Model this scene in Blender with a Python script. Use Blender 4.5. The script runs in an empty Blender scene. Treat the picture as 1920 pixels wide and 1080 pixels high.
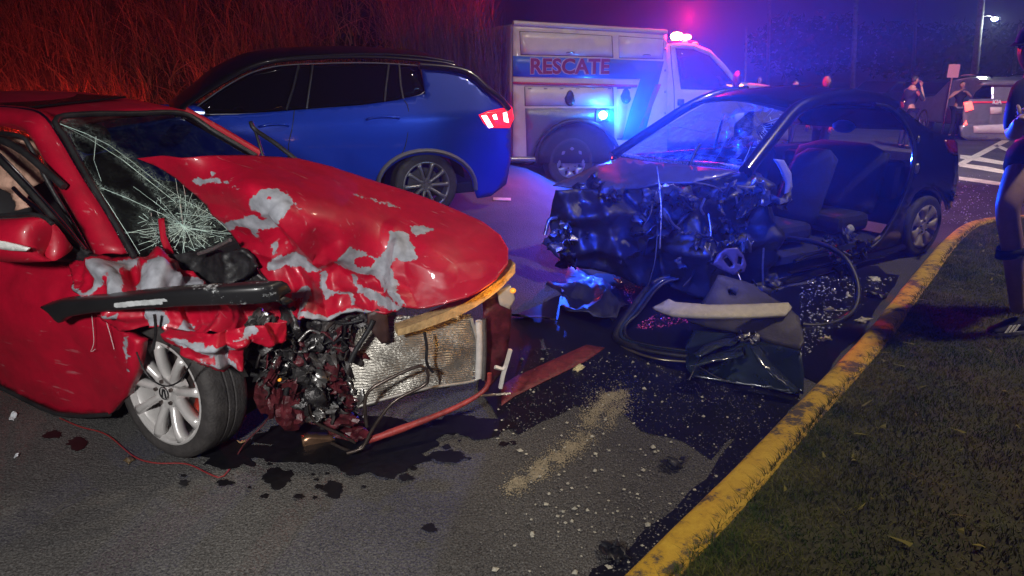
import bpy, bmesh, math, random
import numpy as np
from mathutils import Vector, Matrix, noise
from mathutils.geometry import delaunay_2d_cdt, tessellate_polygon

# ------------------------------------------------------------------ camera, world, light
FOC, PITCH, CAMH = 1300.0, math.atan(400 / 1300.0), 1.72
SCN = bpy.context.scene
COL = SCN.collection
cam_d = bpy.data.cameras.new('camera'); cam = bpy.data.objects.new('camera', cam_d); COL.objects.link(cam)
cam.location = (0, 0, CAMH); cam.rotation_euler = (math.pi / 2 - PITCH, 0, 0)
cam_d.sensor_width = 36; cam_d.lens = 36 * FOC / 1920; cam_d.clip_start = .02; cam_d.clip_end = 2000
SCN.camera = cam
wd = bpy.data.worlds.new('World'); SCN.world = wd; wd.use_nodes = True
wd.node_tree.nodes['Background'].inputs[0].default_value = (.11, .06, .42, 1)
wd.node_tree.nodes['Background'].inputs[1].default_value = .016
SCN.view_settings.view_transform = 'Standard'; SCN.view_settings.look = 'None'
SCN.view_settings.exposure = 0; SCN.view_settings.gamma = 1
SCN.cycles.use_denoising = True
SCN.cycles.max_bounces = 8; SCN.cycles.transparent_max_bounces = 24; SCN.cycles.volume_bounces = 0
SCN.cycles.sample_clamp_indirect = 3.0; SCN.cycles.caustics_reflective = False; SCN.cycles.caustics_refractive = False
R = math.radians

def lamp(name, typ, loc, power, color, size=.1, target=None, angle=60, blend=.5):
    d = bpy.data.lights.new(name, typ); o = bpy.data.objects.new(name, d); COL.objects.link(o)
    d.energy = power; d.color = color; o.location = loc
    if typ == 'SUN': d.angle = R(1)
    elif typ == 'AREA': d.size = size
    else: d.shadow_soft_size = size
    if typ == 'SPOT': d.spot_size = R(angle); d.spot_blend = blend
    if target is not None:
        o.rotation_euler = (Vector(target) - Vector(loc)).to_track_quat('-Z', 'Y').to_euler()
    return o
# a faint added fill, a floodlight behind the camera, street light, added far fill
lamp('faint_fill', 'SUN', (0, 0, 30), .06, (1, .93, .85), target=(-1, 6, 0))  # added weak fill that lifts the far poles out of black
lamp('floodlight', 'SPOT', (-.95, -.5, 2.15), 560, (1, .98, .95), .12, (-1.4, 3.0, .3), 88, 1.0)
lamp('street_and_fill_light', 'SPOT', (6, 4, 9), 2050, (1, .84, .62), .25, (3.6, 6.4, 0), 77, .4)
lamp('street_and_fill_light', 'SPOT', (8.5, 10, 8), 4200, (1, .88, .9), .25, (10.5, 17, 0), 76, .5)  # added overhead fill to brighten the silver car and far people

# ------------------------------------------------------------------ measuring: a photograph point laid on a plane of the place
CP, SP = math.cos(PITCH), math.sin(PITCH)
EYE = Vector((0, 0, CAMH))
def ray(px, py):
    a = (px - 960) / FOC; b = -(py - 540) / FOC
    return Vector((a, CP + b * SP, -SP + b * CP))
def gz(px, py, z=0.0):
    r = ray(px, py); t = (z - CAMH) / r.z
    return EYE + r * t
def gy(px, py, Y):
    r = ray(px, py); return EYE + r * (Y / r.y)
def to_px(w):
    w = w - EYE; d = w.y * CP - w.z * SP; u = w.y * SP + w.z * CP
    return 960 + FOC * w.x / d, 540 - FOC * u / d

# the ground: level on the right, a road rising gently to the back on the left
A0, SL = -.16, .07
def sst(x, a, b):
    t = min(1, max(0, (x - a) / (b - a))); return t * t * (3 - 2 * t)
def ground(x, y):
    yy = max(y, .4)
    if yy < 9.2: z = A0 + SL * yy
    else: z = (A0 + SL * 9.2) + .6 * (1 - math.exp(-(yy - 9.2) * SL / .6)) - .5 * sst(yy, 9.3, 12.5)
    return z * (1 - sst(x, .0, 1.1))

class Frame:
    def __init__(s, x, y, z, yaw, slope=0.0, pitch=0.0):
        s.M = Matrix.Translation((x, y, z)) @ Matrix.Rotation(math.atan(slope), 4, 'X') @ Matrix.Rotation(yaw, 4, 'Z') @ Matrix.Rotation(pitch, 4, 'Y')
        s.Mi = s.M.inverted(); s.e = s.Mi @ EYE; s.R3 = s.Mi.to_3x3()
    def at(s, px, py, ax, v):
        r = s.R3 @ ray(px, py)
        if not callable(v):
            return s.e + r * ((v - s.e[ax]) / r[ax])
        t = 4.0
        for _ in range(25):
            P = s.e + r * t; f = P[ax] - v(P); h = 1e-3
            Q = s.e + r * (t + h); df = (Q[ax] - v(Q) - f) / h
            if abs(df) < 1e-6: break
            st = -f / df; t += max(-1.5, min(1.5, st))
            if abs(st) < 1e-5: break
        return s.e + r * t
    def px(s, p): return to_px(s.M @ Vector(p))
WORLD = Frame(0, 0, 0, 0)

# ------------------------------------------------------------------ materials
MATS = {}
def mat(name, color=(.5, .5, .5), rough=.5, metal=0.0, coat=0.0, emit=None, estr=0.0, spec=.5, noise_amt=0.0, noise_scale=20, bump=0.0, bump_scale=60, alpha=None):
    if name in MATS: return MATS[name]
    m = bpy.data.materials.new(name); m.use_nodes = True; MATS[name] = m
    nt = m.node_tree; b = nt.nodes['Principled BSDF']
    b.inputs['Base Color'].default_value = (*color, 1); b.inputs['Roughness'].default_value = rough
    b.inputs['Metallic'].default_value = metal; b.inputs['Coat Weight'].default_value = coat
    b.inputs['Coat Roughness'].default_value = .06; b.inputs['Specular IOR Level'].default_value = spec
    if emit: b.inputs['Emission Color'].default_value = (*emit, 1); b.inputs['Emission Strength'].default_value = estr
    tc = nt.nodes.new('ShaderNodeTexCoord')
    if noise_amt:
        n = nt.nodes.new('ShaderNodeTexNoise'); n.inputs['Scale'].default_value = noise_scale; n.inputs['Detail'].default_value = 6
        n.inputs['Roughness'].default_value = .65
        nt.links.new(tc.outputs['Object'], n.inputs['Vector'])
        r = nt.nodes.new('ShaderNodeValToRGB'); r.color_ramp.elements[0].position = .3; r.color_ramp.elements[1].position = .72
        lo = tuple(max(0, c * (1 - noise_amt)) for c in color); hi = tuple(min(1, c * (1 + noise_amt)) for c in color)
        r.color_ramp.elements[0].color = (*lo, 1); r.color_ramp.elements[1].color = (*hi, 1)
        nt.links.new(n.outputs['Fac'], r.inputs['Fac']); nt.links.new(r.outputs['Color'], b.inputs['Base Color'])
    if bump:
        n2 = nt.nodes.new('ShaderNodeTexNoise'); n2.inputs['Scale'].default_value = bump_scale; n2.inputs['Detail'].default_value = 5
        nt.links.new(tc.outputs['Object'], n2.inputs['Vector'])
        bp = nt.nodes.new('ShaderNodeBump'); bp.inputs['Strength'].default_value = bump; bp.inputs['Distance'].default_value = .01
        nt.links.new(n2.outputs['Fac'], bp.inputs['Height']); nt.links.new(bp.outputs['Normal'], b.inputs['Normal'])
    return m

def paint(name, color, chip_color=(.31, .32, .36), rough=.35, coat=.7, metal=0.0, dirt=.25, scuff=0.0):
    """car paint; the point attribute 'chip' marks where it is torn off to the primer"""
    if name in MATS: return MATS[name]
    m = mat(name, color, rough, metal, coat); nt = m.node_tree; b = nt.nodes['Principled BSDF']
    at = nt.nodes.new('ShaderNodeAttribute'); at.attribute_name = 'chip'
    tc = nt.nodes.new('ShaderNodeTexCoord')
    n = nt.nodes.new('ShaderNodeTexNoise'); n.inputs['Scale'].default_value = 48; n.inputs['Detail'].default_value = 8; n.inputs['Roughness'].default_value = .75
    nt.links.new(tc.outputs['Object'], n.inputs['Vector'])
    ma = nt.nodes.new('ShaderNodeMath'); ma.operation = 'MULTIPLY_ADD'; ma.inputs[1].default_value = 1.3; nt.links.new(n.outputs['Fac'], ma.inputs[0])
    ma.inputs[2].default_value = -.65
    ad = nt.nodes.new('ShaderNodeMath'); ad.operation = 'ADD'; nt.links.new(at.outputs['Fac'], ad.inputs[0]); nt.links.new(ma.outputs[0], ad.inputs[1])
    gt = nt.nodes.new('ShaderNodeMapRange'); gt.inputs[1].default_value = .44; gt.inputs[2].default_value = .56; nt.links.new(ad.outputs[0], gt.inputs[0])
    # dust and scuffs
    n2 = nt.nodes.new('ShaderNodeTexNoise'); n2.inputs['Scale'].default_value = 4; n2.inputs['Detail'].default_value = 8; n2.inputs['Roughness'].default_value = .7
    nt.links.new(tc.outputs['Object'], n2.inputs['Vector'])
    r = nt.nodes.new('ShaderNodeValToRGB'); r.color_ramp.elements[0].position = .25; r.color_ramp.elements[1].position = .75
    r.color_ramp.elements[0].color = (*[c * (1 - dirt) for c in color], 1); r.color_ramp.elements[1].color = (*[min(1, c * (1 + dirt)) for c in color], 1)
    nt.links.new(n2.outputs['Fac'], r.inputs['Fac'])
    cr = nt.nodes.new('ShaderNodeValToRGB'); cr.color_ramp.elements[0].position = .3; cr.color_ramp.elements[1].position = .8
    cr.color_ramp.elements[0].color = (*[c * .6 for c in chip_color], 1); cr.color_ramp.elements[1].color = (*[min(1, c * 1.35) for c in chip_color], 1)
    n3 = nt.nodes.new('ShaderNodeTexNoise'); n3.inputs['Scale'].default_value = 18; n3.inputs['Detail'].default_value = 6
    nt.links.new(tc.outputs['Object'], n3.inputs['Vector']); nt.links.new(n3.outputs['Fac'], cr.inputs['Fac'])
    mx = nt.nodes.new('ShaderNodeMix'); mx.data_type = 'RGBA'
    nt.links.new(gt.outputs[0], mx.inputs[0]); nt.links.new(r.outputs['Color'], mx.inputs[6]); nt.links.new(cr.outputs['Color'], mx.inputs[7])
    nt.links.new(mx.outputs[2], b.inputs['Base Color'])
    if scuff:
        mp = nt.nodes.new('ShaderNodeMapping'); mp.inputs['Scale'].default_value = (2.5, 70, 30); mp.inputs['Rotation'].default_value = (0, 0, .5); nt.links.new(tc.outputs['Object'], mp.inputs['Vector'])
        n4 = nt.nodes.new('ShaderNodeTexNoise'); n4.inputs['Scale'].default_value = 1; n4.inputs['Detail'].default_value = 3; nt.links.new(mp.outputs[0], n4.inputs['Vector'])
        sr = nt.nodes.new('ShaderNodeMapRange'); sr.inputs[1].default_value = .66; sr.inputs[2].default_value = .74; sr.inputs[4].default_value = scuff; nt.links.new(n4.outputs['Fac'], sr.inputs[0])
        m5 = nt.nodes.new('ShaderNodeMix'); m5.data_type = 'RGBA'; nt.links.new(sr.outputs[0], m5.inputs[0]); nt.links.new(mx.outputs[2], m5.inputs[6]); m5.inputs[7].default_value = (.5, .25, .27, 1)
        nt.links.new(m5.outputs[2], b.inputs['Base Color'])
    rr = nt.nodes.new('ShaderNodeMapRange'); rr.inputs[3].default_value = rough; rr.inputs[4].default_value = .75
    nt.links.new(gt.outputs[0], rr.inputs[0]); nt.links.new(rr.outputs[0], b.inputs['Roughness'])
    cc = nt.nodes.new('ShaderNodeMapRange'); cc.inputs[3].default_value = coat; cc.inputs[4].default_value = 0
    nt.links.new(gt.outputs[0], cc.inputs[0]); nt.links.new(cc.outputs[0], b.inputs['Coat Weight'])
    bp = nt.nodes.new('ShaderNodeBump'); bp.inputs['Strength'].default_value = .35; bp.inputs['Distance'].default_value = .004; bp.invert = True
    nt.links.new(gt.outputs[0], bp.inputs['Height']); nt.links.new(bp.outputs['Normal'], b.inputs['Normal'])
    return m

def glass(name, tint=(.8, .85, .85), crack_color=(.5, .72, .66), scale=42, clear=.92, back=.3):
    """thin pane; point attribute 'crack' is how shattered it is"""
    if name in MATS: return MATS[name]
    m = bpy.data.materials.new(name); m.use_nodes = True; MATS[name] = m
    nt = m.node_tree; nt.nodes.clear(); N = nt.nodes.new; L = nt.links.new
    out = N('ShaderNodeOutputMaterial'); tr = N('ShaderNodeBsdfTransparent'); gl = N('ShaderNodeBsdfGlossy')
    tr.inputs[0].default_value = (*[c * clear for c in tint], 1); gl.inputs['Roughness'].default_value = .03
    fr = N('ShaderNodeFresnel'); fr.inputs[0].default_value = 1.5
    m1 = N('ShaderNodeMixShader'); L(fr.outputs[0], m1.inputs[0]); L(tr.outputs[0], m1.inputs[1]); L(gl.outputs[0], m1.inputs[2])
    at = N('ShaderNodeAttribute'); at.attribute_name = 'crack'; tc = N('ShaderNodeTexCoord')
    nz = N('ShaderNodeTexNoise'); nz.inputs['Scale'].default_value = 9; nz.inputs['Detail'].default_value = 4; L(tc.outputs['Object'], nz.inputs['Vector'])
    vs = []
    for sc, w in ((scale, .05), (scale * 2.3, .085), (scale * .33, .014)):
        v = N('ShaderNodeTexVoronoi'); v.feature = 'DISTANCE_TO_EDGE'; v.inputs['Scale'].default_value = sc
        mv = N('ShaderNodeMixRGB'); mv.inputs[0].default_value = .06; L(tc.outputs['Object'], mv.inputs[1]); L(nz.outputs['Color'], mv.inputs[2])
        L(mv.outputs[0], v.inputs['Vector'])
        mr = N('ShaderNodeMapRange'); mr.inputs[1].default_value = 0; mr.inputs[2].default_value = w; mr.inputs[3].default_value = 1; mr.inputs[4].default_value = 0
        L(v.outputs['Distance'], mr.inputs[0]); vs.append(mr)
    mx = N('ShaderNodeMath'); mx.operation = 'MAXIMUM'; L(vs[0].outputs[0], mx.inputs[0]); L(vs[1].outputs[0], mx.inputs[1])
    mx2 = N('ShaderNodeMath'); mx2.operation = 'MAXIMUM'; L(mx.outputs[0], mx2.inputs[0]); L(vs[2].outputs[0], mx2.inputs[1])
    n2 = N('ShaderNodeTexNoise'); n2.inputs['Scale'].default_value = 14; n2.inputs['Detail'].default_value = 6; L(tc.outputs['Object'], n2.inputs['Vector'])
    ma = N('ShaderNodeMath'); ma.operation = 'MULTIPLY'; L(mx2.outputs[0], ma.inputs[0]); L(at.outputs['Fac'], ma.inputs[1])
    mb = N('ShaderNodeMath'); mb.operation = 'MULTIPLY'; mb.use_clamp = True; L(ma.outputs[0], mb.inputs[0])
    mc = N('ShaderNodeMapRange'); mc.inputs[1].default_value = .38; mc.inputs[2].default_value = .62; mc.inputs[3].default_value = .1; mc.inputs[4].default_value = 1.5; L(n2.outputs['Fac'], mc.inputs[0]); L(mc.outputs[0], mb.inputs[1])
    df = N('ShaderNodeBsdfDiffuse'); df.inputs[0].default_value = (*crack_color, 1)
    tl = N('ShaderNodeBsdfTranslucent'); tl.inputs[0].default_value = (*crack_color, 1); md = N('ShaderNodeMixShader'); md.inputs[0].default_value = back; L(df.outputs[0], md.inputs[1]); L(tl.outputs[0], md.inputs[2])
    m2 = N('ShaderNodeMixShader'); L(mb.outputs[0], m2.inputs[0]); L(m1.outputs[0], m2.inputs[1]); L(md.outputs[0], m2.inputs[2])
    L(m2.outputs[0], out.inputs[0]); return m

# ------------------------------------------------------------------ mesh builders
def link(o, parent=None):
    COL.objects.link(o)
    if parent is not None: o.parent = parent
    return o
def mesh(name, verts, faces, m, parent=None, smooth=True, attrs=None):
    me = bpy.data.meshes.new(name); me.from_pydata([tuple(v) for v in verts], [], faces)
    if smooth: me.polygons.foreach_set('use_smooth', [True] * len(me.polygons))
    for k, a in (attrs or {}).items():
        at = me.attributes.new(k, 'FLOAT', 'POINT'); at.data.foreach_set('value', np.asarray(a, np.float32))
    if m is not None: me.materials.append(m)
    me.update()
    return link(bpy.data.objects.new(name, me), parent)
def thing(name, label, cat, M=None, group=None):
    o = bpy.data.objects.new(name, None); COL.objects.link(o)
    if M is not None: o.matrix_world = M
    return tag(o, label, cat, group)
def tag(o, label=None, cat=None, group=None, kind=None):
    if label: o['label'] = label
    if cat: o['category'] = cat
    if group: o['group'] = group
    if kind: o['kind'] = kind
    return o
def solid(o, t, off=-1.0):
    md = o.modifiers.new('thickness', 'SOLIDIFY'); md.thickness = t; md.offset = off; return o
def bev(o, w, seg=2):
    md = o.modifiers.new('bevel', 'BEVEL'); md.width = w; md.segments = seg; md.limit_method = 'ANGLE'; md.angle_limit = R(35); return o
def autosmooth(o, ang=35):
    o.data.set_sharp_from_angle(angle=R(ang)); return o

def inside(poly, x, y):
    c = False; n = len(poly); j = n - 1
    for i in range(n):
        xi, yi = poly[i]; xj, yj = poly[j]
        if (yi > y) != (yj > y) and x < (xj - xi) * (y - yi) / (yj - yi) + xi: c = not c
        j = i
    return c
def seg_d(poly, x, y, closed=True):
    best = 1e9; n = len(poly)
    for i in range(n if closed else n - 1):
        ax, ay = poly[i]; bx, by = poly[(i + 1) % n]
        dx, dy = bx - ax, by - ay; q = dx * dx + dy * dy
        t = 0 if q == 0 else max(0, min(1, ((x - ax) * dx + (y - ay) * dy) / q))
        best = min(best, math.hypot(x - ax - t * dx, y - ay - t * dy))
    return best
def spline(pts, n):
    """Catmull-Rom through pts, n samples evenly along"""
    P = [Vector(p) for p in pts]
    if len(P) == 2: return [P[0].lerp(P[1], i / (n - 1)) for i in range(n)]
    fine = []
    for i in range(len(P) - 1):
        a, b, c, d = P[max(i - 1, 0)], P[i], P[i + 1], P[min(i + 2, len(P) - 1)]
        for k in range(12):
            t = k / 12
            fine.append(.5 * ((2 * b) + (c - a) * t + (2 * a - 5 * b + 4 * c - d) * t * t + (-a + 3 * b - 3 * c + d) * t ** 3))
    fine.append(P[-1])
    L = [0]
    for i in range(1, len(fine)): L.append(L[-1] + (fine[i] - fine[i - 1]).length)
    out = []; j = 0
    for i in range(n):
        s = L[-1] * i / (n - 1)
        while j < len(L) - 2 and L[j + 1] < s: j += 1
        d = L[j + 1] - L[j]; out.append(fine[j].lerp(fine[j + 1], 0 if d == 0 else (s - L[j]) / d))
    return out
def smooth_outline(pts, step):
    """a closed outline resampled along straight edges"""
    out = []
    for i in range(len(pts)):
        a, b = pts[i], pts[(i + 1) % len(pts)]
        n = max(1, int(math.hypot(b[0] - a[0], b[1] - a[1]) / step))
        for k in range(n): out.append((a[0] + (b[0] - a[0]) * k / n, a[1] + (b[1] - a[1]) * k / n))
    return out
def tps(ctrl):
    C = np.array(ctrl, float); n = len(C); xy = C[:, :2] / 100; v = C[:, 2]
    d = np.linalg.norm(xy[:, None] - xy[None], axis=2); K = np.where(d > 0, d * d * np.log(d + 1e-12), 0)
    A = np.zeros((n + 3, n + 3)); A[:n, :n] = K + 1e-3 * np.eye(n); A[:n, n] = 1; A[:n, n + 1:] = xy; A[n, :n] = 1; A[n + 1:, :n] = xy.T
    w = np.linalg.solve(A, np.concatenate([v, np.zeros(3)]))
    def f(px, py):
        q = np.array([px, py]) / 100; r = np.linalg.norm(xy - q, axis=1)
        return float((w[:n] * np.where(r > 0, r * r * np.log(r + 1e-12), 0)).sum() + w[n] + w[n + 1] * q[0] + w[n + 2] * q[1])
    return f
def crumple_f(amp, scale, seed=0, ridged=True):
    o = Vector((seed * 7.3, seed * 3.1, seed * 1.7))
    def f(p):
        q = p * scale + o
        a = noise.fractal(q, .9, 2.1, 4)
        if ridged: a = .6 * a + .6 * (1 - 2 * abs(noise.noise(q * .7))) - .3
        return a * amp
    return f
def psheet(fr, name, outline, ax, val, m, parent, step=8, thick=.004, crumple=None, cmask=None, chips=None, crack=None, holes=(), rs=7, jitter=.3, loc=None, folds=()):
    """a panel: its outline measured in the photograph, laid on the surface  local[ax] = val  of its thing"""
    rnd = random.Random(rs)
    edge = smooth_outline(outline, step); verts = [Vector(p) for p in edge]
    edges = [(i, (i + 1) % len(edge)) for i in range(len(edge))]
    hs = []
    for h in holes:
        he = smooth_outline(h, step); b = len(verts); verts += [Vector(p) for p in he]
        edges += [(b + i, b + (i + 1) % len(he)) for i in range(len(he))]; hs.append(h)
    xs = [p[0] for p in outline]; ys = [p[1] for p in outline]
    y = min(ys); k = 0
    while y < max(ys):
        x = min(xs) + (step * .5 if k % 2 else 0)
        while x < max(xs):
            qx, qy = x + rnd.uniform(-jitter, jitter) * step, y + rnd.uniform(-jitter, jitter) * step
            if inside(outline, qx, qy) and seg_d(outline, qx, qy) > step * .45 and not any(inside(h, qx, qy) or seg_d(h, qx, qy) < step * .45 for h in hs):
                verts.append(Vector((qx, qy)))
            x += step
        y += step * .87; k += 1
    r = delaunay_2d_cdt(verts, edges, [], 2, 1e-4)
    v2, f2 = r[0], [f for f in r[2] if not any(inside(h, sum(r[0][i].x for i in f) / 3, sum(r[0][i].y for i in f) / 3) for h in hs)]
    if isinstance(val, list):
        fn = tps(val); P = [fr.at(p.x, p.y, ax, fn(p.x, p.y)) for p in v2]
    else: P = [fr.at(p.x, p.y, ax, val) for p in v2]
    tri = []
    for f in f2:
        a, b, c = f[0], f[1], f[2]; n = (P[b] - P[a]).cross(P[c] - P[a])
        tri.append(tuple(f) if n.dot(fr.e - P[a]) > 0 else tuple(reversed(f)))
    if crumple or folds:
        N = [Vector() for _ in P]
        for f in tri:
            n = (P[f[1]] - P[f[0]]).cross(P[f[2]] - P[f[0]])
            for i in f: N[i] += n
        def bend(p, v):
            d = crumple(p) * (cmask(v.x, v.y) if cmask else 1) if crumple else 0
            for (l, h, w) in folds:
                k = seg_d(l, v.x, v.y, False) / w
                if k < 1: d += h * 1.25 * (1 - k)
            return d
        P = [p + n.normalized() * bend(p, v) for p, n, v in zip(P, N, v2)]
    at = {}
    if chips is not None:
        a = []
        for v in v2:
            jx = 4 * noise.noise(Vector((v.x * .07, v.y * .07, 1))) + 4 * noise.noise(Vector((v.x * .23, v.y * .23, 1))); jy = 4 * noise.noise(Vector((v.x * .07, v.y * .07, 7))) + 4 * noise.noise(Vector((v.x * .23, v.y * .23, 7)))
            best = 0
            for c in chips:
                if min(q[0] for q in c) - 12 < v.x < max(q[0] for q in c) + 12 and min(q[1] for q in c) - 12 < v.y < max(q[1] for q in c) + 12:
                    d = seg_d(c, v.x + jx, v.y + jy); s = 1 if inside(c, v.x + jx, v.y + jy) else -1
                    best = max(best, min(1, max(0, .5 + s * d / 10)))
            a.append(best)
        at['chip'] = a
    if crack is not None: at['crack'] = [crack(v.x, v.y) for v in v2]
    o = mesh(name, P, tri, m, parent, True, at)
    if thick: solid(o, thick)
    return o
def tube(name, pts, r, m, parent=None, n=8, seg=None, closed=False, flat=1.0):
    P = [Vector(p) for p in pts]
    if seg: P = spline(P, seg)
    k = len(P); rad = r if isinstance(r, (list, tuple)) else [r] * k
    if len(rad) != k: rad = [rad[0] + (rad[-1] - rad[0]) * i / (k - 1) if len(rad) == 2 else rad[min(len(rad) - 1, int(i * len(rad) / k))] for i in range(k)]
    V = []; Fc = []; up = Vector((0, 0, 1)); prev = None
    for i in range(k):
        t = (P[min(i + 1, k - 1)] - P[max(i - 1, 0)]).normalized()
        a = prev if prev is not None else (up if abs(t.z) < .9 else Vector((1, 0, 0)))
        u = (a - t * a.dot(t)).normalized(); w = t.cross(u); prev = u
        for j in range(n):
            th = 2 * math.pi * j / n; V.append(P[i] + (u * math.cos(th) * flat + w * math.sin(th)) * rad[i])
    for i in range(k - 1):
        for j in range(n): Fc.append((i * n + j, i * n + (j + 1) % n, (i + 1) * n + (j + 1) % n, (i + 1) * n + j))
    Fc.append(tuple(range(n - 1, -1, -1))); Fc.append(tuple((k - 1) * n + j for j in range(n)))
    return autosmooth(mesh(name, V, Fc, m, parent, True), 60)
def loft(name, rows, m, parent=None, nu=None, nv=None, smooth=True, close_u=False, caps=False, crumple=None):
    """surface through rows of points"""
    if nu: rows = [spline(r, nu) for r in rows]
    if nv:
        cols = [spline([r[i] for r in rows], nv) for i in range(len(rows[0]))]
        rows = [[c[j] for c in cols] for j in range(nv)]
    n = len(rows[0]); V = [Vector(p) for r in rows for p in r]; Fc = []
    for i in range(len(rows) - 1):
        for j in range(n if close_u else n - 1): Fc.append((i * n + j, i * n + (j + 1) % n, (i + 1) * n + (j + 1) % n, (i + 1) * n + j))
    if caps: Fc.append(tuple(range(n - 1, -1, -1))); Fc.append(tuple((len(rows) - 1) * n + j for j in range(n)))
    if crumple: V = [v + Vector((crumple(v), crumple(v + Vector((9, 1, 4))), crumple(v + Vector((3, 8, 2))))) for v in V]
    return mesh(name, V, Fc, m, parent, smooth)
def box(name, lo, hi, m, parent=None, b=.01, taper=None):
    x0, y0, z0 = lo; x1, y1, z1 = hi
    V = [(x0, y0, z0), (x1, y0, z0), (x1, y1, z0), (x0, y1, z0), (x0, y0, z1), (x1, y0, z1), (x1, y1, z1), (x0, y1, z1)]
    o = mesh(name, V, [(0, 3, 2, 1), (4, 5, 6, 7), (0, 1, 5, 4), (1, 2, 6, 5), (2, 3, 7, 6), (3, 0, 4, 7)], m, parent, False)
    if b: bev(o, b)
    return o
def prism(name, pts, depth, m, parent=None, b=0.0, smooth=False):
    """polygon (3-D, planar) extruded by the vector depth"""
    P = [Vector(p) for p in pts]; D = Vector(depth); n = len(P)
    V = P + [p + D for p in P]; Fc = [tuple(range(n)), tuple(range(2 * n - 1, n - 1, -1))]
    Fc += [(i, i + n, (i + 1) % n + n, (i + 1) % n) for i in range(n)]
    nn = Vector()
    for i in range(n): nn += (P[i] - P[0]).cross(P[(i + 1) % n] - P[0])
    if nn.dot(D) > 0: Fc = [tuple(reversed(f)) for f in Fc]
    o = mesh(name, V, Fc, m, parent, smooth)
    if b: bev(o, b)
    return o
def shard(name, c, size, m, parent, seed, stretch=(1, 1, 1), amp=.5, res=9, thick=.004):
    """a torn, folded scrap of sheet"""
    res = max(res, 9) if size > .06 else res
    rnd = random.Random(seed); V = []; Fc = []; asp = rnd.uniform(.3, 1.0); curl = rnd.uniform(-1.6, 1.6)
    A = Matrix.Rotation(rnd.uniform(0, 6.28), 3, 'Z') @ Matrix.Rotation(rnd.uniform(-1.2, 1.2), 3, 'X') @ Matrix.Rotation(rnd.uniform(-1.2, 1.2), 3, 'Y')
    for i in range(res):
        for j in range(res):
            u, v = i / (res - 1) - .5, j / (res - 1) - .5
            q = Vector((u * 2.6 + seed * 1.7, v * 2.6 + seed * .9, seed * .37))
            h = amp * (.8 * noise.noise(q) + .6 * (abs(noise.noise(q * 1.9)) - .2) + .2 * noise.noise(q * 5)) + curl * u * u
            e = 1 + .4 * noise.noise(Vector((u * 5, v * 5, seed + 5)))
            p = A @ (Vector((u * e, v * e * asp, h * .8)) * size); V.append(Vector(c) + Vector((p.x * stretch[0], p.y * stretch[1], p.z * stretch[2])))
    for i in range(res - 1):
        for j in range(res - 1): Fc.append((i * res + j, (i + 1) * res + j, (i + 1) * res + j + 1, i * res + j + 1))
    o = mesh(name, V, Fc, m, parent, True); autosmooth(o, 32); solid(o, thick); return o
def lump(name, c, size, m, parent, seed, amp=.35, sub=3):
    bm = bmesh.new(); bmesh.ops.create_icosphere(bm, subdivisions=sub, radius=1)
    sx, sy, sz = size if isinstance(size, (tuple, list)) else (size,) * 3
    for v in bm.verts:
        q = v.co * 1.6 + Vector((seed * 3.3, seed, 0)); k = 1 + amp * (noise.fractal(q, .9, 2, 3) + .5 * (1 - 2 * abs(noise.noise(q))))
        v.co = Vector((v.co.x * sx * k, v.co.y * sy * k, v.co.z * sz * k)) + Vector(c)
    me = bpy.data.meshes.new(name); bm.to_mesh(me); bm.free(); me.materials.append(m)
    return link(bpy.data.objects.new(name, me), parent)
def copy_tree(o, parent=None):
    c = o.copy(); COL.objects.link(c); c.parent = parent
    for ch in o.children: copy_tree(ch, c)
    return c

def crack_web(fr, name, surf, ax, centre, n, reach, rings, m, parent, seed, clip, r=.0011, extra=()):
    """fracture lines of a pane: jagged rays from the impact, broken rings, long runs; one mesh"""
    rn = random.Random(seed); lines = list(extra)
    for k in range(n):
        a = 2 * math.pi * k / n + rn.uniform(-.12, .12); L = reach * rn.uniform(.35, 1.25); l = [centre]
        for j in range(1, 9):
            a += rn.gauss(0, .07); l.append((l[-1][0] + math.cos(a) * L / 8, l[-1][1] + .72 * math.sin(a) * L / 8))
        lines.append(l)
    for q in rings:
        for k in range(n * 2):
            if rn.random() < .3: continue
            a0 = math.pi * k / n; a1 = a0 + math.pi / n; r0, r1 = q * rn.uniform(.85, 1.15), q * rn.uniform(.85, 1.15)
            lines.append([(centre[0] + r0 * math.cos(a0), centre[1] + .72 * r0 * math.sin(a0)), (centre[0] + r1 * math.cos(a1), centre[1] + .72 * r1 * math.sin(a1))])
    V = []; Fc = []
    for l in lines:
        l = [q for q in l if inside(clip, *q)]
        if len(l) < 2: continue
        P = [fr.at(x, y, ax, surf) for x, y in l]
        for i in range(len(P) - 1):
            a, b = P[i], P[i + 1]; t = (b - a).normalized(); u = t.orthogonal().normalized(); w = t.cross(u); b0 = len(V); rr = r * rn.uniform(.5, 1.3)
            for c in (a, b):
                for k in range(3): th = 2.1 * k; V.append(c + (u * math.cos(th) + w * math.sin(th)) * rr)
            Fc += [(b0 + k, b0 + (k + 1) % 3, b0 + 3 + (k + 1) % 3, b0 + 3 + k) for k in range(3)]
    return mesh(name, V, Fc, m, parent, False)

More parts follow.
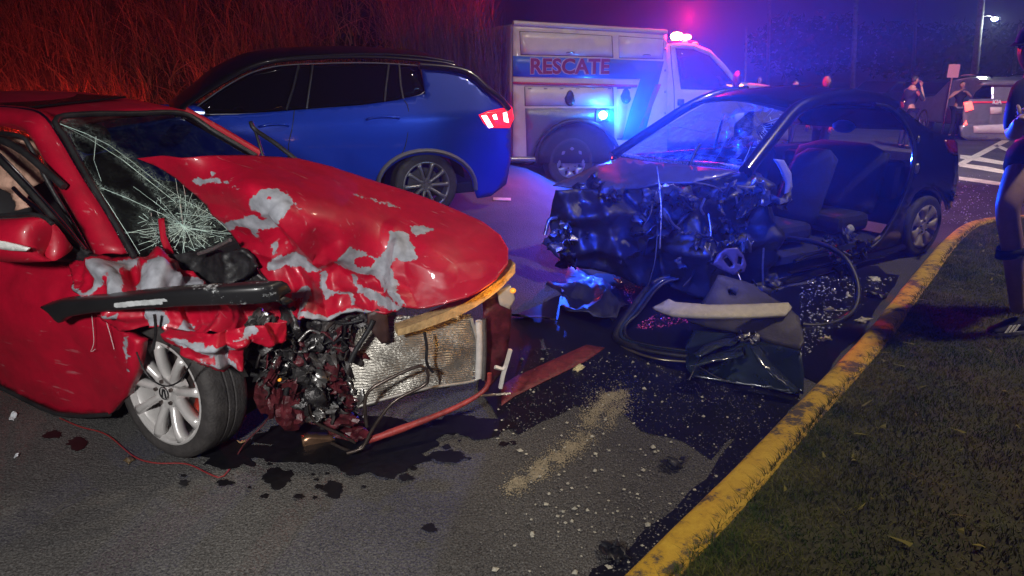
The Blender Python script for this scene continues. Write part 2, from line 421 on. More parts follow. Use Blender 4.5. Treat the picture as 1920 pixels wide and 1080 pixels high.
# ------------------------------------------------------------------ the setting: ground, bank, markings
def asphalt():
    m = bpy.data.materials.new('asphalt'); m.use_nodes = True; nt = m.node_tree; b = nt.nodes['Principled BSDF']; N = nt.nodes.new; L = nt.links.new
    tc = N('ShaderNodeTexCoord')
    n1 = N('ShaderNodeTexNoise'); n1.inputs['Scale'].default_value = 130; n1.inputs['Detail'].default_value = 4; n1.inputs['Roughness'].default_value = .8
    n2 = N('ShaderNodeTexNoise'); n2.inputs['Scale'].default_value = 1.3; n2.inputs['Detail'].default_value = 7
    v = N('ShaderNodeTexVoronoi'); v.inputs['Scale'].default_value = 95
    for q in (n1, n2, v): L(tc.outputs['Object'], q.inputs['Vector'])
    r1 = N('ShaderNodeValToRGB'); e = r1.color_ramp.elements; e[0].position = .36; e[0].color = (.012, .012, .013, 1); e[1].position = .7; e[1].color = (.17, .165, .16, 1)
    L(n1.outputs['Fac'], r1.inputs[0])
    r2 = N('ShaderNodeValToRGB'); e = r2.color_ramp.elements; e[0].position = .3; e[0].color = (.55, .55, .56, 1); e[1].position = .7; e[1].color = (1.1, 1.1, 1.08, 1)
    L(n2.outputs['Fac'], r2.inputs[0])
    mx = N('ShaderNodeMix'); mx.data_type = 'RGBA'; mx.blend_type = 'MULTIPLY'; mx.inputs[0].default_value = 1
    L(r1.outputs[0], mx.inputs[6]); L(r2.outputs[0], mx.inputs[7]); L(mx.outputs[2], b.inputs['Base Color'])
    b.inputs['Roughness'].default_value = .82; b.inputs['Specular IOR Level'].default_value = .3
    bp = N('ShaderNodeBump'); bp.inputs['Strength'].default_value = .7; bp.inputs['Distance'].default_value = .008
    L(v.outputs['Distance'], bp.inputs['Height']); L(bp.outputs[0], b.inputs['Normal'])
    return m
def axis(a, b, fine0, fine1, fs, grow=1.35):
    out = []; x = fine0
    while x <= fine1 + 1e-6: out.append(x); x += fs
    s = fs; x = fine1
    while x < b: s *= grow; x += s; out.append(min(x, b))
    s = fs; x = fine0; pre = []
    while x > a: s *= grow; x -= s; pre.append(max(x, a))
    return pre[::-1] + out
XS = axis(-90, 140, -6, 8, .2); YS = axis(-30, 170, 0, 16, .25)
V = [(x, y, ground(x, y)) for y in YS for x in XS]; nx = len(XS)
road = mesh('road', V, [(j * nx + i, j * nx + i + 1, (j + 1) * nx + i + 1, (j + 1) * nx + i) for j in range(len(YS) - 1) for i in range(nx - 1)], asphalt())
tag(road, 'dark speckled asphalt road strewn with crash debris', None, kind='structure')

M_OIL = mat('oil film', (.006, .006, .007), .38, spec=.35, noise_amt=.5, noise_scale=30)
M_WET = mat('wet coolant film', (.006, .007, .012), .3, spec=.5, noise_amt=.4, noise_scale=8)
def blob(cx, cy, rx, ry, seed, n=64, k=.6):
    return [(cx + rx * (1 + k * noise.noise(Vector((math.cos(t) * 1.3, math.sin(t) * 1.3, seed)))+ .3 * noise.noise(Vector((math.cos(t) * 4, math.sin(t) * 4, seed)))) * math.cos(t),
             cy + ry * (1 + k * noise.noise(Vector((math.cos(t) * 1.3, math.sin(t) * 1.3, seed + 9))) + .3 * noise.noise(Vector((math.cos(t) * 4, math.sin(t) * 4, seed)))) * math.sin(t)) for t in [2 * math.pi * i / n for i in range(n)]]
def on_ground(lift):
    return lambda P: ground(P.x, P.y) + lift
for i, (x, y, rx, ry) in enumerate([(525, 893, 30, 20), (625, 918, 20, 14), (805, 990, 14, 9), (650, 830, 190, 50), (880, 800, 70, 22), (430, 850, 70, 26), (147, 832, 22, 10), (98, 815, 16, 8), (700, 870, 90, 22),
                                    (420, 905, 16, 6), (345, 905, 10, 5), (560, 930, 9, 5), (760, 895, 12, 6), (840, 855, 40, 10)]):
    psheet(WORLD, 'oil_stain', blob(x, y, rx, ry, i), 2, on_ground(.004 + .0006 * i), M_OIL, road, step=12, thick=0)
rnd = random.Random(3)
for i in range(46):
    cx, cy = rnd.choice(((525, 893), (625, 918), (680, 860), (430, 860), (860, 820), (760, 900))); x, y = cx + rnd.gauss(0, 60), cy + rnd.gauss(0, 22)
    if y < 800 + .0 * x: continue
    s = rnd.uniform(2.5, 7); psheet(WORLD, 'oil_stain', blob(x, y, s * 1.3, s * .7, i + 40, 14), 2, on_ground(.0045), M_OIL, road, step=8, thick=0)
for i, o in enumerate([[(905, 640), (966, 590), (1120, 520), (1400, 520), (1500, 640), (1500, 745), (1420, 800), (1330, 860), (1280, 830), (1200, 810), (1150, 770), (1080, 760), (1020, 790), (975, 812), (930, 790), (900, 730)],
                       [(1370, 830), (1440, 760), (1500, 750), (1420, 870), (1330, 960), (1260, 1030), (1195, 1085), (1110, 1085), (1230, 980), (1320, 900)],
                       [(1400, 560), (1640, 500), (1690, 520), (1600, 640), (1540, 720), (1500, 700)]]):
    o2 = smooth_outline(o, 22); o2 = [(x + 14 * noise.noise(Vector((x * .02, y * .02, i))) + 6 * noise.noise(Vector((x * .09, y * .09, i))), y + 10 * noise.noise(Vector((x * .02, y * .02, i + 4)))) for x, y in o2]
    psheet(WORLD, 'coolant_stain', o2, 2, on_ground(.005 + .001 * i), M_WET, road, step=16, thick=0)
# painted markings
M_RED = mat('worn red road paint', (.15, .018, .022), .6, noise_amt=.5, noise_scale=25, bump=.4)
tag(psheet(WORLD, 'road_marking', [(940, 722), (966, 706), (1100, 646), (1134, 652), (1100, 676), (966, 742), (940, 760)], 2, on_ground(.012), M_RED, None, step=10, thick=.004), 'short worn red painted stripe in front of the black wreck', 'road marking', kind='structure')
M_WHITE = mat('worn white road paint', (.6, .58, .5), .6, noise_amt=.35, noise_scale=9)
for q in ([(1795, 306), (1880, 262), (1893, 264), (1800, 313)], [(1800, 290), (1830, 293), (1915, 309), (1915, 314), (1800, 297)], [(1800, 306), (1850, 312), (1925, 328), (1925, 333), (1800, 312)],
          [(1798, 331), (1840, 336), (1925, 349), (1925, 355), (1798, 337)], [(1868, 270), (1925, 293), (1925, 300), (1862, 273)],
          [(1725, 207), (1785, 198), (1785, 201), (1727, 210)], [(1745, 228), (1777, 222), (1777, 226), (1747, 231)], [(925, 370), (958, 371), (958, 376), (925, 375)]):
    tag(psheet(WORLD, 'road_marking', q, 2, on_ground(.006), M_WHITE, None, step=20, thick=0), None, None, kind='structure')

# kerb along the lawn
KO = [(1130, 1150), (1200, 1080), (1330, 948), (1500, 772), (1620, 642), (1700, 542), (1760, 470), (1802, 436), (1845, 424), (1900, 419), (2000, 416)]
KP = spline([gz(x, y) for x, y in KO], 60)
KW, KH = .17, .11
def side(i):
    t = (KP[min(i + 1, 59)] - KP[max(i - 1, 0)]).normalized(); return Vector((t.y, -t.x, 0))
def kerb_mat():
    m = bpy.data.materials.new('kerb paint'); m.use_nodes = True; nt = m.node_tree; b = nt.nodes['Principled BSDF']; N = nt.nodes.new; L = nt.links.new
    tc = N('ShaderNodeTexCoord'); n = N('ShaderNodeTexNoise'); n.inputs['Scale'].default_value = 6; n.inputs['Detail'].default_value = 12; n.inputs['Roughness'].default_value = .78
    L(tc.outputs['Object'], n.inputs['Vector'])
    r = N('ShaderNodeValToRGB'); e = r.color_ramp.elements; e[0].position = .43; e[0].color = (.07, .055, .04, 1); e[1].position = .49; e[1].color = (.5, .3, .02, 1)
    x = e.new(.62); x.color = (.62, .4, .035, 1); x = e.new(.8); x.color = (.3, .17, .02, 1)
    L(n.outputs['Fac'], r.inputs[0])
    # the lower face towards the road is worn to bare concrete
    g = N('ShaderNodeSeparateXYZ'); L(tc.outputs['Object'], g.inputs[0])
    n2 = N('ShaderNodeTexNoise'); n2.inputs['Scale'].default_value = 12; L(tc.outputs['Object'], n2.inputs['Vector'])
    ma = N('ShaderNodeMath'); ma.operation = 'MULTIPLY_ADD'; ma.inputs[1].default_value = .07; L(n2.outputs['Fac'], ma.inputs[0]); L(g.outputs[2], ma.inputs[2])
    mr = N('ShaderNodeMapRange'); mr.inputs[1].default_value = .105; mr.inputs[2].default_value = .118; L(ma.outputs[0], mr.inputs[0])
    mx = N('ShaderNodeMix'); mx.data_type = 'RGBA'; L(mr.outputs[0], mx.inputs[0]); mx.inputs[6].default_value = (.26, .22, .16, 1); L(r.outputs[0], mx.inputs[7])
    L(mx.outputs[2], b.inputs['Base Color']); b.inputs['Roughness'].default_value = .75
    bp = N('ShaderNodeBump'); bp.inputs['Strength'].default_value = .6; bp.inputs['Distance'].default_value = .01; L(n.outputs['Fac'], bp.inputs['Height']); L(bp.outputs[0], b.inputs['Normal'])
    return m
prof = [(-.02, -.03), (-.012, .02), (.0, .07), (.02, KH - .01), (.04, KH), (KW - .03, KH + .004), (KW - .01, KH - .004), (KW, .0)]
rows = []
for i in range(60):
    s = side(i); w = .006 * noise.noise(KP[i] * 3)
    rows.append([KP[i] + s * (a + w) + Vector((0, 0, b + (.006 * noise.noise(KP[i] * 5 + Vector((a * 9, 0, 0))) if b > .05 else 0))) for a, b in prof])
kerb = loft('kerb', rows, kerb_mat()); tag(kerb, 'chipped yellow painted kerb curving along the lawn', 'kerb', kind='structure')
# lawn
KIN = [KP[i] + side(i) * (KW - .02) for i in range(60)]
def lawn_z(x, y): return KH - .015 + .02 * noise.noise(Vector((x * .8, y * .8, 0)))
V = []; Fc = []; NB = 40
for i in range(60):
    far = KIN[i] + Vector((14, -2.0, 0))
    for j in range(NB + 1):
        p = KIN[i].lerp(far, (j / NB) ** 1.8); V.append((p.x, p.y, lawn_z(p.x, p.y) if j else KH - .02))
for i in range(59):
    for j in range(NB): Fc.append((i * (NB + 1) + j, i * (NB + 1) + j + 1, (i + 1) * (NB + 1) + j + 1, (i + 1) * (NB + 1) + j))
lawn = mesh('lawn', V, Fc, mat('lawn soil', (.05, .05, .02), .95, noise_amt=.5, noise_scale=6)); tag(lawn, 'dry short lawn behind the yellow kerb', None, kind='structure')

def blade_mat(name, c1, c2):
    m = bpy.data.materials.new(name); m.use_nodes = True; nt = m.node_tree; b = nt.nodes['Principled BSDF']; N = nt.nodes.new; L = nt.links.new
    g = N('ShaderNodeAttribute'); g.attribute_name = 'tone'
    mx = N('ShaderNodeMix'); mx.data_type = 'RGBA'; L(g.outputs['Fac'], mx.inputs[0]); mx.inputs[6].default_value = (*c1, 1); mx.inputs[7].default_value = (*c2, 1)
    L(mx.outputs[2], b.inputs['Base Color']); b.inputs['Roughness'].default_value = .8; b.inputs['Specular IOR Level'].default_value = .1
    return m
def blades(name, spots, m, seg=2):
    """spots: (base, height, lean vector, width, tone)"""
    V = []; Fc = []; T = []
    for (p, h, ln, w, tone) in spots:
        b = len(V); a = random.uniform(0, 6.28); s = Vector((math.cos(a), math.sin(a), 0)) * w * .5
        for k in range(seg):
            t = k / seg; q = p + Vector((0, 0, h * t)) + ln * t * t; V += [q - s * (1 - t * .6), q + s * (1 - t * .6)]; T += [tone, tone]
        V.append(p + Vector((0, 0, h * .98)) + ln); T.append(tone)
        for k in range(seg - 1): Fc.append((b + 2 * k, b + 2 * k + 1, b + 2 * k + 3, b + 2 * k + 2))
        Fc.append((b + 2 * seg - 2, b + 2 * seg - 1, b + 2 * seg))
    return mesh(name, V, Fc, m, None, False, {'tone': T})
random.seed(4)
sp = []
while len(sp) < 85000:
    i = random.randrange(0, 58); p = KP[i].lerp(KP[i + 1], random.random()) + side(i) * (KW - .025 + random.random() ** 1.6 * 3.2) + Vector((random.random() * .1, 0, 0))
    x, y = to_px(p)
    if x > 2000 or y > 1130 or x < 900: continue
    tone = .5 + .7 * noise.noise(Vector((p.x * 1.7, p.y * 1.7, 3))) + .5 * noise.noise(Vector((p.x * 6, p.y * 6, 3))) + random.uniform(-.3, .3)
    h = random.uniform(.012, .034) * (1 + .4 * noise.noise(p * 3)) * (1.35 if random.random() < .08 else 1)
    sp.append((Vector((p.x, p.y, lawn_z(p.x, p.y) - .004)), h, Vector((random.gauss(0, .02), random.gauss(0, .02), 0)), random.uniform(.003, .006), tone))
for k in range(3600):   # ragged edge hanging over the kerb, taller tufts
    i = random.randrange(0, 52); edge = random.random() < .6
    p = KP[i].lerp(KP[i + 1], random.random()) + side(i) * (KW - .02 if edge else KW + random.random() * 2.2)
    if not edge and noise.noise(Vector((p.x * 3, p.y * 3, 8))) < .25: continue
    sp.append((Vector((p.x, p.y, lawn_z(p.x, p.y) - .004)), random.uniform(.025, .065), side(i) * random.uniform(-.05, .01) + Vector((random.gauss(0, .02), random.gauss(0, .02), 0)), random.uniform(.003, .006), random.random()))
for k in range(260):   # dead leaves
    i = random.randrange(0, 50); p = KP[i].lerp(KP[i + 1], random.random()) + side(i) * (KW + random.random() ** 1.5 * 2.6)
    sp.append((Vector((p.x, p.y, lawn_z(p.x, p.y) + .02)), .012, Vector((random.gauss(0, .035), random.gauss(0, .035), 0)), random.uniform(.015, .03), 1.8))
tag(blades('lawn_grass', sp, blade_mat('lawn blades', (.032, .07, .008), (.18, .165, .04))), 'short dry green brown grass of the lawn', 'grass', kind='stuff')

# the bank of tall dry grass behind the blue car
def bank_z(x, y):
    t = sst(y, 10.6 + .12 * abs(x + 4), 17); return max(ground(x, y), 0) * (1 - t) + t * 5.4 + .15 * noise.noise(Vector((x * .6, y * .6, 2)))
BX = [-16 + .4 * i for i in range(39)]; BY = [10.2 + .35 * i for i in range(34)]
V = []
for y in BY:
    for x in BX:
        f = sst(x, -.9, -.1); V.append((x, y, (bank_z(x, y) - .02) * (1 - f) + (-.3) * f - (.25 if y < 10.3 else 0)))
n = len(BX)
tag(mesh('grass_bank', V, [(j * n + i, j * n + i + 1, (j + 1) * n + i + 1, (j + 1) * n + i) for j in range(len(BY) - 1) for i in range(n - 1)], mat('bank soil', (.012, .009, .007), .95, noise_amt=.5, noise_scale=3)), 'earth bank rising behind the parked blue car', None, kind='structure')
random.seed(11); sp = []
clumps = [(random.uniform(-11.5, -.5), random.uniform(10.7, 15)) for _ in range(150)]
for k in range(24000):
    if random.random() < .8:
        cx, cy = random.choice(clumps); x, y = cx + random.gauss(0, .16), cy + random.gauss(0, .15); h = random.uniform(.5, 1.5)
    else: x, y = random.uniform(-12, -.35), random.uniform(10.5, 15.5); h = random.uniform(.3, 1.2)
    if x > -.3: continue
    wild = random.random()
    lean = Vector((random.gauss(0, .35), random.gauss(-.15, .3), 0)) * h * (2.6 if wild < .35 else .8)
    sp.append((Vector((x, y, bank_z(x, y) - .05)), h * (.55 if wild < .35 else 1), lean, random.uniform(.005, .015), min(1, max(0, random.gauss(.4, .35)))))
for k in range(2200):   # broad arching leaves
    x, y = random.uniform(-12, -.6), random.uniform(10.6, 14.5); h = random.uniform(.4, 1.1)
    sp.append((Vector((x, y, bank_z(x, y))), h * .7, Vector((random.gauss(0, .6), random.gauss(-.3, .4), -.15)) * h, random.uniform(.02, .04), random.uniform(.2, 1)))
for k in range(2600):   # a tuft beside the truck's back, coloured dark as if unlit
    x, y = random.uniform(-1.5, -.12), random.uniform(9.9, 11.2); h = random.uniform(1.2, 2.5)
    sp.append((Vector((x, y, ground(x, y) - .05)), h, Vector((random.gauss(0, .12) - .1, random.gauss(0, .15), 0)) * h * .6, random.uniform(.008, .016), min(1, max(0, random.gauss(.05, .1)))))
tag(blades('tall_dry_grass', sp, blade_mat('dry stalks', (.05, .03, .018), (.45, .30, .17)), 5), 'tall tangled dry grass on the bank, lit red', 'grass', kind='stuff')
lamp('tail_light_glow', 'POINT', (-6.4, 9.5, .9), 300, (1, .03, .02), .12)
lamp('tail_light_glow', 'POINT', (-2.6, 9.75, 1.2), 30, (1, .05, .03), .1)
lamp('tail_light_glow', 'POINT', (.1, 8.6, 1.0), 22, (1, .05, .03), .1)

# ------------------------------------------------------------------ the red wreck
RX, RY = -1.1935, 3.6178
RF = Frame(RX, RY, A0 + SL * RY, -.42, SL)
red_car = thing('red_car', 'crashed bright red sedan with crumpled front and torn paint', 'car', RF.M)
PR = paint('red car paint', (.40, .001, .02), rough=.5, coat=.18, dirt=.35, scuff=.45)
M_BLK = mat('black plastic', (.014, .014, .015), .48, noise_amt=.7, noise_scale=14, bump=.25)
M_RUB = mat('tyre rubber', (.038, .034, .033), .75, noise_amt=.4, noise_scale=18, bump=.5, bump_scale=90)
M_ALU = mat('alloy', (.55, .53, .52), .32, metal=.3, coat=.3, noise_amt=.12, noise_scale=9)
M_STEEL = mat('bare steel', (.36, .35, .34), .38, metal=.9, noise_amt=.35, noise_scale=22, bump=.4)
M_DARKM = mat('oily metal', (.055, .052, .052), .42, metal=.6, noise_amt=.6, noise_scale=16, bump=.5)
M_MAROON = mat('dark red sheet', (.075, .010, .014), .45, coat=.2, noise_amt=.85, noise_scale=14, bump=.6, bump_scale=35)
M_CHROME = mat('chrome trim', (.6, .6, .6), .15, metal=1)
M_BEIGE = mat('beige interior cloth', (.23, .19, .14), .9, noise_amt=.25, noise_scale=12, bump=.3)
M_BAG = mat('airbag cloth', (.6, .36, .27), .85, noise_amt=.45, noise_scale=9, bump=.4, bump_scale=30)
M_INT = mat('dark interior', (.014, .014, .016), .7, noise_amt=.4)
ra = RF.at
# floor pan, firewall and far side: the hull that hides the daylight between wheels
box('floor_pan', (-3.2, -.72, .16), (.25, .62, .24), M_INT, red_car)
box('firewall', (-.12, -.7, .24), (-.06, .6, .86), M_INT, red_car)
box('dashboard', (-.62, -.66, .6), (-.14, .55, .84), M_INT, red_car, b=.05)
box('rear_body', (-3.75, -.82, .3), (-1.75, .62, .86), PR, red_car, b=.12)
box('far_sill', (-1.8, .52, .2), (.2, .62, .86), M_INT, red_car, b=.03)
# roof shell
rows = []
for i in range(15):
    t = i / 14; x = -.82 - 2.0 * t; z = 1.405 + .07 * math.sin(min(1, t * 1.6) * math.pi * .62) - .32 * max(0, t - .55) ** 1.6
    rows.append([(x, y, z + .035 * (1 - ((y + .16) / .46) ** 2) - .02) for y in [-.6 + .085 * j for j in range(11)]])
solid(loft('roof', rows, PR, red_car), .02)
box('black_roof_panel', (-1.75, -.46, 1.462), (-1.15, .12, 1.472), mat('black glass', (.006, .006, .007), .15, spec=.4), red_car, b=.03)  # flat black panel set over the roof
# A pillar with the roof rail and the sill below the mirror
PO = [(-120, 196), (0, 200), (50, 206), (82, 219), (112, 262), (152, 330), (200, 408), (236, 474)]
PI_ = [(-120, 238), (0, 236), (40, 243), (62, 266), (86, 312), (116, 366), (150, 425), (178, 482)]
yo = [-.54, -.55, -.56, -.58, -.60, -.645, -.695, -.735]
rows = []
for (a, b, y) in zip(PO, PI_, yo):
    A = ra(*a, 1, y); B = ra(*b, 1, y - .05); m_ = (A + B) / 2 + Vector((.012, -.03, .02)); rows.append([A + Vector((-.02, .05, 0)), A, m_, B, B + Vector((-.01, .07, 0))])
solid(loft('pillar', rows, PR, red_car, nu=9, nv=40), .015)
tube('door_seal', [ra(x, y, 1, -.69) for x, y in [(-60, 246), (0, 250), (42, 257), (60, 282), (84, 330), (112, 380), (148, 440), (172, 485)]], .011, M_BLK, red_car, seg=30)
tube('gutter_trim', [ra(x, y, 1, v) for (x, y), v in zip([(-60, 197), (30, 203), (78, 214), (112, 258), (152, 326), (202, 404), (240, 474)], [-.54, -.55, -.575, -.6, -.645, -.695, -.735])], .006, M_CHROME, red_car, seg=30)
# windscreen
w_nb, w_nt = ra(243, 480, 1, -.74), ra(100, 221, 1, -.575); w_ft = ra(346, 213, 2, 1.40)
w_fb = w_nb + (w_ft - w_nt) * 1.2 + Vector((-.02, 0, .03))
n_ = (w_nt - w_nb).cross(w_ft - w_nb).normalized()
def ws(P):  # x on the pane's plane
    return w_nb.x - (n_.y * (P.y - w_nb.y) + n_.z * (P.z - w_nb.z)) / n_.x
def crk(x, y):
    v = .02
    d = math.hypot((x - 345) / 105, (y - 425) / 62); v += .75 * max(0, 1 - d)
    d2 = seg_d([(110, 228), (200, 270), (300, 350), (380, 400), (440, 470)], x, y, False); v += .45 * max(0, 1 - d2 / 20)
    d3 = seg_d([(100, 230), (150, 300), (200, 390), (250, 478)], x, y, False); v += .8 * max(0, 1 - d3 / 12)
    for tx, ty in ((150, 330), (240, 300), (230, 360), (430, 450), (260, 450), (300, 300)):
        v += .5 * max(0, 1 - seg_d([(345, 425), (tx, ty)], x, y, False) / 5)
    return min(1.6, v)
ws_o = [(104, 221), (160, 213), (250, 213), (346, 213), (400, 245), (478, 292), (520, 400), (490, 500), (430, 500), (330, 482), (243, 480), (200, 405), (150, 322)]
wsc = psheet(RF, 'windscreen', ws_o, 0, ws, glass('cracked screen', (.36, .42, .41), (.62, .82, .76)), red_car, step=7, thick=0, crack=crk, crumple=crumple_f(.012, 6, 3), cmask=lambda x, y: max(0, 1 - math.hypot((x - 345) / 120, (y - 425) / 80)))
M_CRK = mat('fracture edge', (.62, .82, .76), .4)
crack_web(RF, 'fracture_web', lambda P: ws(P) + .014, 0, (345, 425), 30, 135, (14, 26, 40, 58, 78), M_CRK, wsc, 4, ws_o, .0012, [[(112, 232), (160, 250), (205, 272), (250, 305), (300, 345), (345, 375), (400, 405), (436, 440)], [(120, 236), (170, 262), (230, 300), (280, 340), (330, 380)], [(105, 232), (140, 290), (168, 330), (205, 385), (240, 440), (262, 476)], [(330, 400), (400, 408), (440, 424)], [(345, 430), (400, 432), (450, 440)], [(150, 330), (190, 352), (240, 372), (300, 400)], [(180, 256), (176, 300), (190, 340)]])
tube('screen_surround', [ra(x, y, 0, lambda P: ws(P) + .01) for x, y in [(252, 482), (206, 402), (160, 326), (125, 262), (104, 224), (160, 214), (250, 213), (345, 213), (400, 245), (480, 292)]], .014, M_BLK, red_car, seg=50)
tube('far_pillar', [ra(345, 211, 0, lambda P: ws(P) - .02), ra(410, 247, 0, lambda P: ws(P) - .02), ra(485, 291, 0, lambda P: ws(P) - .02)], .035, PR, red_car, n=10)
tube('wiper', [ra(x, y, 2, z) for x, y, z in [(556, 300, 1.22), (515, 268, 1.3), (478, 243, 1.36), (470, 228, 1.4)]], .012, M_BLK, red_car, seg=14)
tube('wiper', [ra(x, y, 2, z) for x, y, z in [(478, 243, 1.36), (488, 275, 1.28), (495, 298, 1.22)]], .008, M_BLK, red_car, seg=10)
# tan cabin seen through the side opening and the screen
for y0, y1, x0 in ((-.62, -.14, -1.35), (-.02, .44, -1.35)):
    rows = []
    for t in range(9):
        z = .42 + t * .085; w = (y1 - y0) / 2 * (1 - .1 * (t / 8) ** 2 - (.45 if t == 8 else 0)); c = (y0 + y1) / 2; xx = x0 - .03 * t
        rows.append([(xx + .09 * math.cos(a) * (1 if t < 8 else .3), c + w * math.sin(a), z) for a in [2 * math.pi * k / 16 for k in range(16)]])
    loft('seat_back', rows, M_INT, red_car, close_u=True, caps=True)
    box('seat', (x0, y0, .3), (x0 + .5, y1, .46), M_INT, red_car, b=.06)
    lump('headrest', (x0 - .3, (y0 + y1) / 2, 1.19), (.05, .12, .09), M_INT, red_car, 2, amp=.1)
psheet(RF, 'headlining', [(-80, 262), (40, 262), (80, 320), (170, 470), (150, 500), (-80, 480)], 1, .2, M_BEIGE, red_car, step=20, thick=.01, crumple=crumple_f(.03, 3, 5))
psheet(RF, 'curtain_airbag', [(-60, 248), (10, 250), (38, 254), (62, 262), (70, 300), (96, 325), (80, 340), (62, 350), (48, 376), (58, 388), (40, 392), (0, 360), (-60, 330)], 1, -.56, M_BAG, red_car, step=5, thick=.006, crumple=crumple_f(.06, 11, 8))
for k, pts in enumerate(([(-60, 245), (0, 262), (40, 282), (80, 315), (120, 350)], [(-60, 250), (0, 300), (60, 362), (120, 430), (168, 478)], [(25, 352), (45, 372), (75, 395), (110, 440)])):
    tube('window_frame', [ra(x, y, 1, -.8 if k else -.74) for x, y in pts], .017 if k < 2 else .01, (M_BLK, M_BLK, M_CHROME)[k], red_car, seg=18)
tube('window_trim', [ra(x, y, 1, -.825) for x, y in [(-60, 240), (0, 290), (60, 352), (120, 420), (160, 468)]], .007, M_CHROME, red_car, seg=18)
# door
door = psheet(RF, 'door', [(-260, 466), (-120, 470), (0, 476), (60, 486), (134, 492), (140, 530), (152, 558), (190, 600), (240, 628), (256, 640), (248, 700), (232, 745), (206, 776), (150, 776), (100, 770), (40, 742), (0, 721), (-120, 670), (-260, 610)], 1,
    [(-260, 470, -.80), (0, 480, -.82), (134, 492, -.80), (-260, 540, -.86), (0, 560, -.9), (120, 600, -.90), (250, 640, -.93), (-260, 610, -.80), (0, 700, -.86), (100, 768, -.84), (206, 776, -.86), (240, 710, -.93), (180, 690, -.88), (60, 640, -.9)], PR, red_car, step=8, thick=.05,
    crumple=crumple_f(.012, 4, 2, False), chips=[[(232, 625), (240, 628), (240, 700), (236, 700)]])
tube('door_lower_trim', [ra(x, y, 1, -.86) for x, y in [(205, 777), (150, 780), (100, 774), (40, 746), (0, 726), (-120, 676)]], .012, M_BLK, door, seg=14)
tube('scratch', [ra(x, y, 1, -.925) for x, y in [(172, 590), (176, 640), (170, 660), (178, 655)]], .0015, mat('scratch', (.6, .5, .5), .6), door, seg=12)
tube('scratch', [ra(x, y, 1, -.93) for x, y in [(196, 592), (206, 625), (214, 655)]], .0015, mat('scratch', (.6, .5, .5), .6), door, seg=8)
# mirror
mr = []
for i, (x, top, bot, y) in enumerate([(-40, 440, 470, -.98), (-22, 420, 482, -1.0), (0, 413, 487, -1.03), (40, 411, 489, -1.04), (75, 409, 488, -1.02), (95, 414, 487, -.99), (110, 445, 482, -.95), (116, 462, 478, -.92)]):
    A = ra(x, top, 1, y); B = ra(x, bot, 1, y); c = (A + B) / 2; h = (A.z - B.z) / 2
    mr.append([c + Vector((0, -.075 * math.sin(a) if math.sin(a) > 0 else -.05 * math.sin(a), h * math.cos(a))) for a in [2 * math.pi * k / 18 for k in range(18)]])
mirror = loft('mirror', mr, PR, red_car, close_u=True, caps=True, nv=22)
psheet(RF, 'turn_signal', [(-25, 452), (0, 452), (30, 459), (52, 466), (48, 471), (20, 470), (-25, 464)], 1, -1.118, mat('clear lens', (.75, .75, .72), .2, coat=.5, noise_amt=.2), mirror, step=6, thick=.012)
tube('mirror_rim', [ra(x, y, 1, -1.03) for x, y in [(-40, 425), (-20, 408), (20, 403), (60, 402), (84, 408), (98, 420)]], .009, M_BLK, mirror, seg=16)
psheet(RF, 'mirror_base', [(98, 440), (118, 455), (150, 480), (172, 484), (172, 492), (130, 492), (70, 488), (105, 482)], 1, -.84, M_BLK, mirror, step=8, thick=.05)
# front wing, crumpled
W_CH = [[(180, 500), (215, 485), (270, 483), (232, 500), (220, 510), (188, 540), (180, 556), (176, 545)], [(208, 520), (222, 506), (228, 520), (232, 550), (250, 545), (250, 512), (268, 510), (300, 495), (330, 493), (360, 515), (382, 540), (370, 550), (330, 548), (290, 552), (230, 560), (212, 556), (210, 540)],
        [(135, 520), (150, 540), (175, 548), (172, 560), (150, 560)], [(216, 575), (236, 582), (222, 600), (218, 596)], [(262, 575), (300, 578), (318, 600), (302, 612), (280, 608), (265, 596)],
        [(330, 610), (360, 612), (366, 618), (336, 622)], [(325, 622), (345, 622), (350, 606), (370, 590), (350, 588), (340, 600)]]
psheet(RF, 'wing', [(134, 487), (150, 482), (185, 476), (230, 478), (300, 477), (335, 484), (352, 500), (386, 538), (430, 552), (520, 560), (545, 575), (540, 606), (500, 616), (460, 628), (400, 628), (345, 640), (318, 628), (300, 612), (262, 616), (228, 622), (190, 600), (160, 575), (150, 556), (140, 530)], 1,
    [(134, 487, -.81), (150, 556, -.93), (200, 500, -.9), (230, 478, -.72), (300, 478, -.68), (290, 520, -.84), (228, 620, -.95), (345, 640, -.92), (386, 538, -.66), (520, 560, -.55), (540, 606, -.6), (430, 600, -.78), (460, 628, -.76)], PR, red_car, step=3.6, thick=.004,
    crumple=crumple_f(.03, 8, 12), chips=W_CH, folds=[([(180, 500), (215, 530), (222, 575)], .04, 18), ([(250, 505), (246, 550), (262, 610)], -.05, 18), ([(270, 500), (320, 520), (380, 545)], .035, 18), ([(300, 480), (300, 520), (290, 560)], .03, 20), ([(340, 500), (352, 540), (360, 600)], -.04, 18), ([(150, 540), (200, 570), (260, 600)], .03, 14), ([(400, 560), (420, 600), (400, 626)], .04, 18), ([(450, 560), (470, 590), (455, 625)], -.04, 18)])
W2 = [[(322, 636), (400, 640), (440, 650), (430, 672), (415, 690), (408, 668), (380, 650), (350, 648)], [(345, 662), (368, 668), (362, 676), (350, 672)], [(380, 665), (440, 680), (448, 694), (420, 692)], [(430, 640), (462, 630), (480, 620), (462, 600), (450, 630)]]
